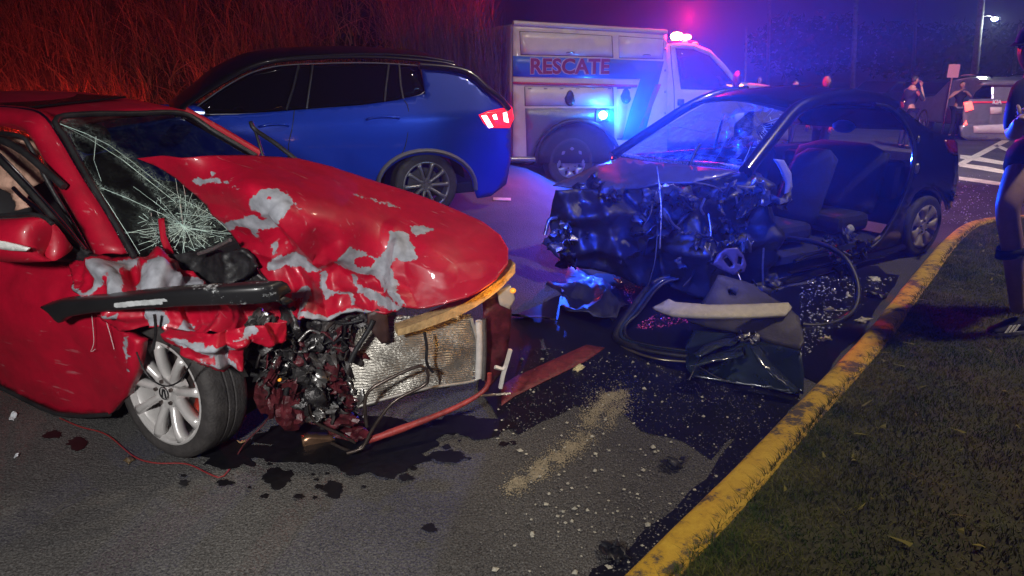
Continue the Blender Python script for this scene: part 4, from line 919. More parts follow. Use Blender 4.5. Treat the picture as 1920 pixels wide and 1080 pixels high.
# ------------------------------------------------------------------ the black wreck
BF = Frame(3.6093, 7.3747, 0, 3.68)
blk = thing('black_car', 'wrecked black sedan with its near side cut open and front crushed', 'car', BF.M)
PK = paint('black car paint', (.006, .006, .008), (.3, .3, .32), rough=.3, coat=.9, dirt=.3)
M_KINT = mat('blue lit dark cloth', (.012, .014, .03), .85, noise_amt=.3)  # blue lamp light is put into the cabin colour
M_KSEAT = mat('shaded blue lit cloth', (.004, .005, .015), .85, noise_amt=.3, bump=.3)  # shade under the roof and blue light put into the seat colour
ba = BF.at
def bs(P):   # body side
    return .84 - .16 * max(0, (P.z - .85) / .5) ** 1.5 - .05 * max(0, (.5 - P.z) / .4) ** 2 - .22 * max(0, (-.35 - P.x) / .4) ** 2
# hull
box('floor_pan', (.3, -.7, .14), (2.6, .7, .22), M_KINT, blk)
box('far_body', (-.55, -.84, .25), (2.6, -.76, .98), PK, blk, b=.03)
box('boot', (-.62, -.74, .3), (.25, .66, .93), PK, blk, b=.06)
box('firewall', (2.55, -.72, .2), (2.62, .66, .9), M_KINT, blk)
box('dashboard', (2.1, -.72, .66), (2.56, .6, .95), M_KINT, blk, b=.06)
# rear quarter
qarch = [(1692, 456), (1694, 420), (1702, 390), (1716, 364), (1734, 350), (1752, 350), (1766, 362), (1775, 380), (1779, 394)]
psheet(BF, 'rear_quarter', [(1668, 196), (1692, 206), (1720, 228), (1752, 248), (1786, 256), (1795, 268), (1797, 300), (1796, 335), (1791, 368), (1783, 390)] + qarch[::-1] + [(1655, 468), (1628, 474), (1648, 452), (1676, 412), (1698, 368), (1712, 320), (1716, 282), (1708, 252), (1694, 228), (1676, 208)], 1, bs, PK, blk, step=8, thick=.03)
tube('opening_seal', [ba(x, y, 1, lambda P: bs(P) + .0) for x, y in [(1640, 196), (1668, 202), (1690, 222), (1706, 250), (1714, 282), (1710, 322), (1696, 368), (1674, 414), (1648, 452), (1622, 470), (1560, 492)]], .018, M_BLK, blk, seg=40)
psheet(BF, 'tail_lamp', [(1772, 262), (1790, 262), (1796, 280), (1795, 292), (1780, 286)], 1, lambda P: bs(P) + .01, mat('dull red lens', (.16, .01, .012), .2, coat=.6), blk, step=6, thick=.03)
lump('door_latch', ba(1719, 316, 1, lambda P: bs(P) + .01), (.03, .02, .045), M_STEEL, blk, 4, .2)
lump('door_latch', ba(1722, 262, 1, lambda P: bs(P) + .01), (.014, .012, .03), M_STEEL, blk, 5, .2)
# rail from the A pillar over the roof
RL = [(1398, 322), (1440, 268), (1488, 210), (1520, 192), (1560, 182), (1605, 179), (1645, 186), (1675, 200)]
RY_ = [.74, .67, .58, .57, .56, .56, .57, .60]
rr = [ba(x, y, 1, v) for (x, y), v in zip(RL, RY_)]
tube('roof_rail', rr, .058, PK, blk, seg=40, n=10)
tube('rail_seal', [p + Vector((0, .005, -.045)) for p in rr], .014, M_BLK, blk, seg=30)
rows = []
for p in spline([ba(x, y, 1, v) for (x, y), v in zip([(1488, 207), (1520, 190), (1560, 180), (1605, 177), (1645, 184), (1690, 206), (1740, 244)], [.58, .57, .56, .56, .57, .6, .62])], 16):
    rows.append([(p.x, p.y * (1 - 2 * k / 10) , p.z + .055 * math.sin(math.pi * k / 10)) for k in range(11)])
rows = [[Vector(q_) + Vector((.40 * k / 10 * max(0, i - 8) / 7, 0, -.07 * math.sin(math.pi * k / 10) * max(0, i - 8) / 7)) for k, q_ in enumerate(r_)] for i, r_ in enumerate(rows)]
solid(loft('roof', rows[:12], PK, blk), .02)
solid(loft('rear_window', rows[11:], mat('dark rear glass', (.01, .01, .012), .08), blk), .008)
# windscreen
c_nb, c_nt = ba(1398, 316, 1, .72), ba(1488, 208, 1, .56); c_fb, c_ft = ba(1166, 289, 1, -.80), ba(1342, 180, 1, -.55)
def crk2(x, y):
    v = .05 + .25 * sst(-x, -1360, -1300) + .5 * max(0, 1 - seg_d([(1165, 292), (1290, 302), (1398, 316)], x, y, False) / 18)
    for l in ([(1380, 210), (1350, 280)], [(1400, 230), (1370, 300)], [(1410, 215), (1440, 255), (1398, 312)], [(1360, 225), (1400, 205), (1480, 210)], [(1415, 190), (1380, 300)]): v += .6 * max(0, 1 - seg_d(l, x, y, False) / 7)
    return v + .35 * max(0, 1 - math.hypot((x - 1420) / 70, (y - 250) / 60))
WS2 = [(1166, 289), (1230, 248), (1290, 212), (1342, 183), (1400, 190), (1450, 198), (1488, 208), (1445, 260), (1398, 316), (1300, 304), (1230, 298)]
wsk = psheet(BF, 'windscreen', [(1166, 289), (1230, 248), (1290, 212), (1342, 183), (1400, 190), (1450, 198), (1488, 208), (1445, 260), (1398, 316), (1300, 304), (1230, 298)], 0,
    [(1166, 289, c_fb.x), (1342, 182, c_ft.x), (1488, 208, c_nt.x), (1398, 316, c_nb.x), (1254, 236, (c_fb.x + c_ft.x) / 2), (1443, 262, (c_nb.x + c_nt.x) / 2), (1415, 195, (c_ft.x + c_nt.x) / 2 + .03), (1282, 302, (c_nb.x + c_fb.x) / 2 + .05), (1350, 250, (c_nb.x + c_fb.x + c_nt.x + c_ft.x) / 4 + .05)],
    glass('shattered screen', (.6, .66, .8), (.5, .58, .75), 60, .8, .65), blk, step=7, thick=0, crack=crk2)
xm = tps([(1166, 289, c_fb.x), (1342, 182, c_ft.x), (1488, 208, c_nt.x), (1398, 316, c_nb.x)])
crack_web(BF, 'fracture_web', lambda P: xm(*BF.px(P)) + .03, 0, (1418, 240), 22, 110, (16, 34, 56), mat('fracture edge', (.62, .82, .76), .4), wsk, 8, WS2, .0022, [[(1380, 205), (1366, 250), (1350, 285), (1338, 304)], [(1440, 200), (1412, 214), (1440, 250), (1420, 290)], [(1260, 236), (1330, 250), (1400, 240)], [(1200, 275), (1290, 284), (1390, 300)]])
tube('far_pillar', [ba(1148, 292, 1, -.82), ba(1230, 238, 1, -.7), ba(1290, 200, 1, -.62), ba(1345, 176, 1, -.56), ba(1400, 169, 1, -.5)], .045, PK, blk, seg=20, n=10)
tube('screen_header', [ba(1342, 181, 0, c_ft.x), ba(1400, 185, 0, (c_ft.x + c_nt.x) / 2), ba(1488, 206, 0, c_nt.x)], .035, PK, blk, seg=12)
tube('broken_glass_edge', [ba(x, y, 0, c_nb.x * t + c_fb.x * (1 - t)) for x, y, t in [(1166, 290, 0), (1230, 300, .25), (1300, 306, .55), (1350, 310, .8), (1398, 318, 1)]], .022, mat('crushed glass', (.35, .38, .42), .25, noise_amt=.8, noise_scale=60, bump=1, bump_scale=90), blk, seg=24)
tube('wiper', [ba(x, y, 1, v) for x, y, v in [(1312, 270, .3), (1300, 292, .32), (1292, 315, .35), (1290, 342, .38)]], .014, M_BLK, blk, seg=12)
psheet(BF, 'paper_slip', [(1378, 214), (1414, 208), (1410, 254), (1376, 258)], 1, .1, mat('paper', (.35, .38, .42), .8), blk, step=9, thick=.003)
tube('hanging_strap', [ba(x, y, 1, -.1) for x, y in [(1358, 215), (1350, 240), (1344, 262), (1340, 278)]], .012, mat('striped strap', (.4, .18, .12), .8, noise_amt=.9, noise_scale=60), blk, seg=12)
# cabin
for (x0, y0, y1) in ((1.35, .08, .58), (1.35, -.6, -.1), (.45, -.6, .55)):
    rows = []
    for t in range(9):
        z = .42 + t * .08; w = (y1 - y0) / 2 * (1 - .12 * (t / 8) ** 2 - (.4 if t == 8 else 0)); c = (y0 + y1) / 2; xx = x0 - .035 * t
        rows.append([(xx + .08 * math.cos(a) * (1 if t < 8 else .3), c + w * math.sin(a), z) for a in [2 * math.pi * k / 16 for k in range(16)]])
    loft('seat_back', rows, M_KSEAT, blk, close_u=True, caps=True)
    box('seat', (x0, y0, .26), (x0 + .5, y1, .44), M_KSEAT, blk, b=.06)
M_HR = mat('blue lit headrest', (.02, .06, .3), .8)  # blue lamp light tinted into the headrests
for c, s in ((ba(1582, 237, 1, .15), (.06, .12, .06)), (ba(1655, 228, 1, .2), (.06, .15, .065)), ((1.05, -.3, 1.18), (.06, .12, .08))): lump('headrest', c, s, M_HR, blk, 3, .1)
psheet(BF, 'headlining', [(1560, 203), (1600, 196), (1645, 203), (1660, 212), (1640, 222), (1600, 226), (1566, 222)], 1, -.3, mat('pale headlining', (.5, .36, .3), .9), blk, step=9, thick=.01)
psheet(BF, 'pillar_trim', [(1452, 298), (1470, 300), (1484, 325), (1486, 350), (1478, 372), (1486, 374), (1480, 380), (1472, 370), (1474, 345), (1464, 318)], 1, .70, mat('grey trim', (.3, .29, .29), .6), blk, step=5, thick=.012)
rows = [[ba(x + dx * math.cos(a), y + dy * math.sin(a), 1, .78 + .03 * math.cos(a)) for a in [2 * math.pi * k / 12 for k in range(12)]] for x, y, dx, dy in [(1442, 372, 2, 2), (1436, 380, 8, 10), (1428, 402, 9, 22), (1422, 425, 7, 10), (1420, 436, 2, 2)]]
loft('door_mirror', rows, mat('mirror back', (.25, .3, .32), .2, coat=.6), blk, close_u=True, caps=True)
# sill and lower rails
for pts, r_ in (([(1690, 462), (1640, 478), (1560, 502), (1470, 530), (1380, 560)], .05), ([(1568, 468), (1520, 478), (1490, 490)], .02), ([(1575, 490), (1520, 502), (1480, 512)], .02)):
    tube('sill', [ba(x, y, 1, .78) for x, y in pts], r_, PK, blk, seg=14, flat=.7)
tube('sill_glint', [ba(x, y, 1, .80) for x, y in [(1672, 420), (1655, 440), (1630, 456), (1600, 466)]], .016, mat('gold glint', (.3, .25, .15), .35, metal=.7), blk, seg=12)  # gold highlight on the sill, made as a coloured strip
# bonnet and crushed nose
M_KH = paint('lit black bonnet', (.055, .05, .052), (.2, .2, .2), rough=.45, coat=.3)  # lighter than the body: street light put into the bonnet colour
psheet(BF, 'bonnet', [(1037, 347), (1070, 332), (1110, 314), (1162, 296), (1230, 304), (1300, 310), (1384, 320), (1345, 332), (1300, 342), (1240, 344), (1200, 352), (1150, 355), (1090, 352)], 2,
    [(1037, 347, .86), (1162, 296, 1.0), (1384, 320, 1.02), (1300, 342, .95), (1240, 344, .93), (1150, 355, .86), (1090, 352, .85), (1230, 325, .99), (1120, 330, .93)], M_KH, blk, step=7, thick=.01, crumple=crumple_f(.012, 5, 2))
M_KD = mat('crushed black sheet', (.010, .011, .014), .5, coat=.08, noise_amt=.7, noise_scale=9, bump=.3, bump_scale=30)
KF = [([(1050, 360), (1090, 420), (1080, 490)], .08, 34), ([(1120, 358), (1150, 440), (1200, 520)], .09, 36), ([(1180, 356), (1230, 430), (1250, 540)], -.10, 34), ([(1240, 350), (1300, 420), (1320, 550)], .09, 36), ([(1300, 345), (1360, 420), (1400, 540)], -.09, 34), ([(1060, 400), (1200, 400), (1340, 380), (1440, 350)], .07, 22), ([(1100, 460), (1220, 470), (1340, 470), (1440, 440)], .08, 24), ([(1380, 330), (1420, 380), (1440, 480)], .07, 26)]
psheet(BF, 'crushed_wing', [(1040, 352), (1150, 356), (1240, 346), (1300, 344), (1385, 325), (1430, 330), (1450, 360), (1440, 440), (1440, 520), (1400, 548), (1330, 555), (1250, 545), (1170, 520), (1090, 500), (1040, 470), (1030, 420), (1035, 380)], 1,
    [(1040, 352, .1), (1240, 346, .45), (1385, 325, .66), (1450, 360, .74), (1440, 520, .78), (1330, 555, .72), (1170, 520, .4), (1040, 470, .05), (1250, 450, .62), (1130, 430, .3), (1350, 430, .76)], M_KD, blk, step=6, thick=.012, crumple=crumple_f(.035, 6, 41), folds=KF)
psheet(BF, 'torn_bumper', [(966, 468), (1010, 460), (1045, 440), (1070, 500), (1130, 530), (1180, 560), (1150, 600), (1060, 590), (1020, 545), (1000, 520)], 2, lambda P: .12 + .0 * P.x, M_KD, blk, step=9, thick=.01, crumple=crumple_f(.1, 5, 47))
rnd = random.Random(9)
for k in range(56):
    px, py = rnd.uniform(1020, 1445), rnd.uniform(350, 560)
    if py > 470 + (px - 1020) * .28: continue
    c = ba(px, py, 1, .1 + .7 * sst(px, 1040, 1330) + rnd.uniform(-.02, .1)); shard('torn_metal', c, rnd.uniform(.10, .30), (M_KD, M_KD, M_BLK, M_DARKM, M_KD, M_KD, M_BLK, M_STEEL)[k % 8], blk, k + 300, amp=rnd.uniform(.4, 1), res=6)
for k in range(11):
    px, py = rnd.uniform(1200, 1430), rnd.uniform(360, 540); c = ba(px, py, 1, .82 + rnd.uniform(-.1, .05))
    d = Vector((rnd.gauss(0, .1), rnd.gauss(0, .04), rnd.gauss(0, .1))); tube('hose', [c - d, c + Vector((0, .03, .03 * rnd.random())), c + d], .006, M_STEEL if k % 2 else M_BLK, blk, seg=8, n=6)
for pts, r_ in (([(1300, 342), (1340, 350), (1362, 366)], .006), ([(1250, 400), (1262, 420), (1275, 430)], .008), ([(1320, 402), (1314, 390), (1322, 372)], .01), ([(1432, 465), (1430, 500), (1431, 540)], .008), ([(1380, 368), (1384, 390), (1386, 395)], .008), ([(1360, 345), (1400, 352), (1415, 350)], .01)):
    tube('bracket', [ba(x, y, 1, .86) for x, y in pts], r_, M_STEEL, blk, seg=8, n=5)
tube('torn_edge', [ba(x, y, 1, v) for x, y, v in [(1022, 440, .1), (1030, 412, .1), (1044, 408, .1)]], .015, M_STEEL, blk, seg=8)
lump('broken_lamp', ba(1593, 432, 1, .84), (.04, .03, .045), mat('frosted lens', (.4, .42, .4), .4), blk, 6, .3)
for k in range(16): shard('torn_metal', ba(rnd.uniform(1545, 1640), rnd.uniform(440, 520), 1, .84 + rnd.uniform(-.05, .1)), rnd.uniform(.06, .16), (M_KD, M_BLK)[k % 2], blk, k + 500, amp=.8, res=6)
# wheels
M_KRIM = mat('grey hub cover', (.36, .31, .3), .45, metal=.35, noise_amt=.2)
rim_wheel(blk, Matrix.Translation((0, .74, .3)) @ Matrix.Rotation(math.pi, 4, 'Z'), .3, .19, 7, (M_RUB, M_KRIM, M_INT), rim=.70, style='wide', hub=.22)
rim_wheel(blk, Matrix.Translation((0, -.72, .3)), .3, .19, 7, (M_RUB, M_KRIM, M_INT), rim=.70, style='wide', hub=.22)
rows = []
for i in range(13):
    a = math.pi * i / 12; rows.append([(.36 * math.cos(a), y, .33 + .32 * math.sin(a)) for y in (.78, .4)])
loft('wheel_liner', rows, M_INT, blk)
# ------------------------------------------------------------------ things lying in front of it
W_ = WORLD.at
DF = Frame(1.25, 4.25, 0, 0)
door2 = thing('detached_door', 'torn off black car door lying on the road with empty window frame', 'car door', DF.M)
M_DP = mat('door card', (.055, .05, .048), .6, noise_amt=.3, noise_scale=7, bump=.3)
M_DM = mat('blue lit black sheet', (.018, .03, .042), .25, coat=.7, noise_amt=.4, noise_scale=6)  # blue lamp tint is put into the black sheet
da = DF.at
fr_pts = [(1290, 668, .07), (1230, 660, .06), (1180, 648, .06), (1156, 636, .06), (1158, 618, .08), (1180, 585, .12), (1210, 545, .16), (1232, 526, .2), (1256, 520, .22)]
for off, r_, m in ((0, .022, M_BLK), (10, .014, M_DM), (18, .010, M_BLK)):
    tube('window_frame', [da(x + off * .9 * (1 if i > 2 else .3), y - off * .55 * (1 if i < 5 else -.3), 2, z + off * .001) for i, (x, y, z) in enumerate(fr_pts)], r_, m, door2, seg=40)
tube('frame_trim', [da(x, y, 2, .04) for x, y in [(1165, 650), (1200, 664), (1240, 674), (1286, 678)]], .008, mat('gold trim', (.35, .3, .2), .3, metal=.8), door2, seg=14)
psheet(DF, 'door_card', [(1288, 600), (1310, 575), (1330, 545), (1346, 514), (1362, 518), (1400, 528), (1440, 552), (1475, 575), (1500, 596), (1508, 640), (1500, 655), (1440, 640), (1380, 622), (1320, 612)], 2,
    [(1288, 600, .18), (1346, 514, .42), (1400, 528, .36), (1500, 596, .30), (1508, 640, .24), (1380, 622, .2), (1360, 560, .34), (1440, 590, .3)], M_DP, door2, step=6, thick=.03, crumple=crumple_f(.02, 6, 3), holes=[[(1362, 540), (1372, 536), (1382, 546), (1380, 556), (1368, 552)]])
psheet(DF, 'door_skin', [(1285, 650), (1300, 618), (1380, 626), (1440, 644), (1502, 658), (1508, 700), (1506, 738), (1480, 738), (1440, 728), (1300, 706), (1286, 690)], 2,
    [(1285, 650, .10), (1300, 618, .16), (1440, 644, .2), (1502, 658, .22), (1506, 738, .03), (1440, 728, .02), (1300, 706, .02)], M_DM, door2, step=8, thick=.012, crumple=crumple_f(.010, 4, 6))
psheet(DF, 'bent_sheet', [(1300, 664), (1320, 648), (1352, 636), (1388, 632), (1376, 644), (1340, 656), (1310, 668)], 2, .22, M_DM, door2, step=6, thick=.006, crumple=crumple_f(.02, 9, 8))
psheet(DF, 'bent_sheet', [(1290, 682), (1340, 664), (1392, 650), (1394, 664), (1370, 674), (1330, 680)], 2, .19, M_DM, door2, step=6, thick=.006, crumple=crumple_f(.02, 9, 9))
psheet(DF, 'bent_sheet', [(1408, 652), (1420, 648), (1445, 680), (1480, 712), (1502, 734), (1490, 738), (1450, 706), (1420, 676)], 2, [(1408, 652, .24), (1502, 734, .06), (1450, 690, .16), (1420, 676, .2)], M_DM, door2, step=6, thick=.006, crumple=crumple_f(.01, 9, 10))
for pts in ([(1310, 675), (1298, 700), (1292, 712)], [(1305, 684), (1340, 705), (1365, 716)]): tube('wire', [da(x, y, 2, .14) for x, y in pts], .003, M_STEEL, door2, seg=8)
for k in range(8): shard('torn_bracket', da(1385 + 5 * k, 628 + (k % 3) * 6, 2, .25), .05, M_STEEL if k % 2 else M_DARKM, door2, 70 + k, amp=.7, res=5)
tr = psheet(WORLD, 'pillar_trim', [(1222, 576), (1236, 570), (1254, 560), (1266, 566), (1330, 571), (1400, 570), (1478, 567), (1485, 576), (1474, 590), (1400, 594), (1320, 593), (1260, 590), (1240, 584)], 2, [(1222, 576, .3), (1266, 566, .36), (1480, 570, .36), (1474, 590, .33), (1260, 590, .32), (1370, 582, .37)], mat('cream trim', (.5, .45, .34), .65, noise_amt=.15), None, step=6, thick=.02)
tag(tr, 'long cream pillar trim strip lying on the detached black door', 'trim strip')
tag(tube('rubber_seal', [gy(x, y, Y) for x, y, Y in [(1460, 450, 5.9), (1495, 449, 5.7), (1540, 458, 5.5), (1580, 480, 5.3), (1602, 515, 5.15), (1609, 552, 5.0), (1598, 585, 4.85), (1565, 605, 4.72), (1530, 611, 4.66), (1504, 610, 4.66)]], .022, M_BLK, None, seg=60), 'black rubber door seal looping from the black wreck to the road', 'rubber seal')
# hub cover fragment
HC = thing('hub_cover', 'broken fan shaped wheel cover leaning behind the detached door', 'wheel cover', Frame(1.5, 4.9, 0, 0).M); HF = Frame(1.5, 4.9, 0, 0)
psheet(HF, 'plate', [(1336, 496), (1345, 478), (1360, 466), (1382, 464), (1394, 478), (1400, 496), (1396, 510), (1376, 516), (1355, 506)], 1, lambda P: .0 + .25 * (P.z - .3), mat('reddish plastic', (.07, .045, .05), .45), HC, step=5, thick=.015, holes=[[(1354, 484), (1362, 478), (1376, 496), (1368, 502)], [(1384, 480), (1392, 482), (1390, 496), (1382, 494)]])
tube('cover_clip', [HF.at(1384, 510, 1, -.02), HF.at(1390, 504, 1, -.03)], .012, M_CHROME, HC, n=6)
# scraps
def scrap(x, y, s, col, label, seed, amp=.4, st=(1, 1, .6), rough=.5, res=6, nm='debris_scrap', z=.02):
    p = WORLD.at(x, y, 2, on_ground(0)); o = shard(nm, (0, 0, 0), s, mat('scrap_%03d' % seed, col, rough, noise_amt=.3), None, seed, st, amp, res)
    zz = min(v.co.z for v in o.data.vertices); o.location = p + Vector((0, 0, -zz + .006)); tag(o, label, 'debris')
YW = (.5, .42, .2)
scrap(1085, 696, .10, (.5, .44, .25), 'yellowish broken plastic block beside the red stripe', 601, .25, (1, .6, .5))
scrap(1640, 526, .13, (.5, .5, .47), 'white plastic tray lying near the kerb by the black wreck', 602, .25, (1, .7, .4))
scrap(1645, 560, .14, (.015, .015, .017), 'dark crushed lamp housing touching the yellow kerb', 603, .9)
scrap(1590, 556, .07, (.5, .5, .45), 'small white splinter inside the loop of the rubber seal', 604, .4)
scrap(1562, 549, .05, (.4, .4, .42), 'little grey splinter beside the black car sill', 605, .8)
scrap(1545, 642, .08, (.45, .38, .22), 'pale foam chunk between the detached door and the kerb', 606, .7)
scrap(1560, 586, .10, (.48, .42, .3), 'thin cream splinter within the rubber seal loop', 607, .2, (1.4, .3, .3))
scrap(1592, 594, .06, (.5, .12, .03), 'orange reflector scrap inside the rubber seal loop', 608, .5)
scrap(1618, 606, .10, (.4, .36, .28), 'bent tan strip lying against the kerb near the seal', 609, .5, (1.2, .5, .4))
scrap(1670, 590, .10, (.02, .02, .02), 'black scrap on the road right against the kerb', 610, .6)
scrap(1268, 882, .10, (.012, .013, .018), 'dark curled scrap alone on the gravelly asphalt', 611, .9)
scrap(1150, 1050, .09, (.012, .013, .016), 'black broken vent piece at the bottom by the kerb', 612, .9)
scrap(1018, 650, .12, (.05, .07, .12), 'blue grey sliver lying above the red stripe', 613, .3, (.4, 1.4, .3))
scrap(1055, 545, .10, (.3, .33, .38), 'thin pale sliver of trim before the crushed bumper', 614, .5, (.3, 1.3, .4))
scrap(1068, 548, .07, (.35, .38, .42), 'tiny curved pale splinter right of the trim sliver', 615, .7, (.5, 1, .5))
scrap(1075, 582, .06, (.2, .22, .3), 'tiny grey fleck under the crushed black bumper', 616, .5)
scrap(1000, 600, .26, (.012, .013, .017), 'long black bumper strip lying at the centre of the road', 617, .3, (1.6, .3, .2))
scrap(1500, 770, .07, (.25, .22, .17), 'brown chip at the foot of the kerb below the door', 618, .5)
# sand spread over the spill
M_SAND = mat('absorbent sand', (.25, .21, .14), .95, noise_amt=.35, noise_scale=70, bump=.8, bump_scale=60)
SANDP = ([(1100, 800), (1120, 760), (1148, 742), (1168, 748), (1130, 800)], [(955, 920), (1010, 884), (1060, 848), (1098, 822)])
# gravel and glass grains
random.seed(21)
def pebbles(name, n, gen, m, smin, smax):
    V = []; Fc = []
    base = [(1, 0, 0), (-1, 0, 0), (0, 1, 0), (0, -1, 0), (0, 0, 1), (0, 0, -1)]; fb = [(0, 2, 4), (2, 1, 4), (1, 3, 4), (3, 0, 4), (2, 0, 5), (1, 2, 5), (3, 1, 5), (0, 3, 5)]
    k = 0
    while k < n:
        q = gen()
        if q is None: continue
        x, y = q; p = WORLD.at(x, y, 2, on_ground(0)); s = random.uniform(smin, smax) * random.choice((.6, .8, 1, 1, 1.5)); b = len(V); a = random.uniform(0, 6.28)
        for d in base:
            d = Vector(d) * s * random.uniform(.6, 1.2); V.append(p + Vector((d.x * math.cos(a) - d.y * math.sin(a), d.x * math.sin(a) + d.y * math.cos(a), d.z * .7 + s * .4 + .004)))
        Fc += [tuple(b + i for i in f) for f in fb]; k += 1
    return mesh(name, V, Fc, m, None, False)
ROADP = [(890, 900), (930, 780), (960, 650), (1140, 660), (1290, 690), (1500, 745), (1440, 815), (1330, 940), (1190, 1078), (900, 1080)]
def g1():
    x, y = random.uniform(885, 1500), random.uniform(650, 1080)
    if not inside(ROADP, x, y): return None
    d = (.45 + .55 * noise.noise(Vector((x * .012, y * .012, 3)))) * sst(x, 880, 1010)
    return (x, y) if random.random() < d else None
tag(pebbles('gravel', 8000, g1, mat('gravel stone', (.13, .125, .12), .9, noise_amt=.4, noise_scale=30), .0015, .004), 'loose gravel grains scattered over the asphalt before the door', 'gravel', kind='stuff')
tag(pebbles('pale_pebbles', 230, g1, mat('pale pebble', (.36, .34, .28), .8, noise_amt=.3, noise_scale=40), .005, .011), 'pale pebbles scattered over the asphalt before the door', 'pebbles', kind='stuff')
def g2():
    x, y = random.uniform(1500, 1860), random.uniform(330, 720)
    return (x, y) if (y < 420 and x > 1760) or (y > 520 and x < 1740 - (y - 470) * 1.15 and x > 1500) else None
tag(pebbles('glass_grains', 900, g2, mat('glass grains', (.5, .52, .55), .15, spec=1), .004, .010), 'crushed glass grains on the road around the black wreck', 'broken glass', kind='stuff')
def g3():
    x, y = random.uniform(1140, 1300), random.uniform(505, 640)
    return (x, y) if inside([(1145, 505), (1215, 520), (1230, 540), (1190, 600), (1180, 570), (1150, 520)], x, y) or inside([(1190, 615), (1230, 590), (1300, 596), (1290, 606), (1220, 620)], x, y) else None
tag(pebbles('lens_grains', 500, g3, mat('red lens grains', (.45, .05, .08), .2, noise_amt=.9, noise_scale=18), .004, .008), 'crushed red lens grains by the empty window frame', 'broken glass', kind='stuff')

def g4():
    o = random.choice(SANDP); i = random.randrange(len(o) - 1); t = random.random(); x = o[i][0] + (o[i + 1][0] - o[i][0]) * t + random.gauss(0, 9) * random.choice((1, 1, 1, 2)); y = o[i][1] + (o[i + 1][1] - o[i][1]) * t + random.gauss(0, 6) * random.choice((1, 1, 2))
    return (x, y) if random.random() < .55 + .9 * noise.noise(Vector((x * .05, y * .05, 6))) else None
tag(pebbles('sand_grains', 11000, g4, M_SAND, .0016, .0038), 'pale absorbent sand poured in two streaks on the spill', 'sand', kind='stuff')
# ------------------------------------------------------------------ the rescue truck
def settle(local, pix, yaw, pitch, x, y):
    """where the frame's origin stands on level ground so that a local point is seen at pix"""
    for _ in range(40):
        def e(a, b): q = Frame(a, b, 0, yaw, 0, pitch).px(local); return q[0] - pix[0], q[1] - pix[1]
        e0 = e(x, y); ex = e(x + 1e-3, y); ey = e(x, y + 1e-3)
        a, b, c, d = (ex[0] - e0[0]) / 1e-3, (ey[0] - e0[0]) / 1e-3, (ex[1] - e0[1]) / 1e-3, (ey[1] - e0[1]) / 1e-3; D = a * d - b * c
        x -= (d * e0[0] - b * e0[1]) / D; y -= (-c * e0[0] + a * e0[1]) / D
    return x, y
TYAW, TPIT = .38, R(1.5)
tx_, ty_ = settle((0, -1.05, .4), (1066, 305), TYAW, TPIT, .5, 11.9)
TF = Frame(tx_, ty_, .0, TYAW, 0, TPIT)
truck = thing('rescue_truck', 'white rescue truck with blue stripe and flashing red and blue lamps', 'truck', TF.M)
ta = TF.at
M_TW = mat('white truck paint', (.6, .6, .61), .35, coat=.5, noise_amt=.12, noise_scale=2.2)
M_TB = mat('blue stripe film', (.02, .13, .72), .4, coat=.3)
M_TR = mat('red stripe film', (.42, .03, .06), .4, coat=.3)
M_PLATE = mat('diamond plate', (.22, .24, .27), .3, metal=.7, bump=.9, bump_scale=70)
HY = -1.05
tarch = [(1083 + 80 * math.cos(t), 306 - 80 * math.sin(t)) for t in [math.pi * (1 - i / 16) for i in range(17)]]
side_o = [(962, 43), (1060, 49), (1160, 54.5), (1250, 60), (1251, 180), (1251, 306)] + tarch[::-1] + [(962, 303)]
tbox = psheet(TF, 'box_body', side_o, 1, HY, M_TW, truck, step=16, thick=.04, jitter=.1)
c0, c1 = ta(962, 43, 1, HY), ta(1250, 60, 1, HY)
box('box_shell', (c0.x + .02, HY + .12, .5), (c1.x, 1.05, c1.z - .0), M_TW, truck, b=.04)
tube('roof_edge', [c0 + Vector((0, -.0, 0)), ta(1100, 51, 1, HY), c1], .035, M_TW, truck, n=10)
def tp(name, o, lift, m, par=truck, th=.006, step=18): return psheet(TF, name, o, 1, HY - lift, m, par, step=step, thick=th, jitter=.1)
gap = mat('panel gap', (.05, .05, .06), .7)
for q in ([(974, 58), (1062, 62), (1148, 67), (1150, 108), (1060, 105), (976, 103)], [(1160, 67), (1245, 73), (1243, 111), (1161, 109)]):
    tp('panel_gap', q, .002, gap); 
    cx = sum(p[0] for p in q) / len(q); cy = sum(p[1] for p in q) / len(q)
    tp('compartment_door', [(cx + (x - cx) * .985, cy + (y - cy) * .95) for x, y in q], .010, M_TW)
for q in ([(983, 162), (1150, 164), (1151, 199), (984, 199)], [(1157, 164), (1183, 164), (1166, 262), (1157, 262)]):
    tp('panel_gap', q, .002, gap); cx = sum(p[0] for p in q) / len(q); cy = sum(p[1] for p in q) / len(q)
    tp('compartment_door', [(cx + (x - cx) * .98, cy + (y - cy) * .95) for x, y in q], .010, M_TW)
tp('blue_stripe', [(962, 105), (1100, 109), (1245, 115), (1226, 190), (1206, 262), (1166, 262), (1182, 205), (1201, 148), (1080, 146), (962, 143)], .016, M_TB)
tp('red_stripe', [(962, 153), (1080, 156), (1196, 159), (1194, 164), (1080, 161), (962, 158)], .016, M_TR)
tp('red_stripe', [(1228, 158), (1240, 158), (1223, 200), (1206, 240), (1198, 240), (1215, 198)], .016, M_TR)
tp('diamond_plate', [(985, 203), (1151, 203), (1152, 262), (1151, 300), (1163, 306), (1160, 285), (1148, 258), (1128, 240), (1100, 229), (1070, 227), (1040, 238), (1018, 258), (1005, 285), (1003, 303), (988, 303)], .006, M_PLATE)
tube('arch_trim', [ta(x, y, 1, HY - .02) for x, y in tarch], .035, M_BLK, truck, n=8)
tube('step_bar', [ta(955, 299, 1, HY - .06), ta(1002, 299, 1, HY - .06)], .045, mat('polished bar', (.5, .5, .52), .25, metal=.8), truck, n=8)
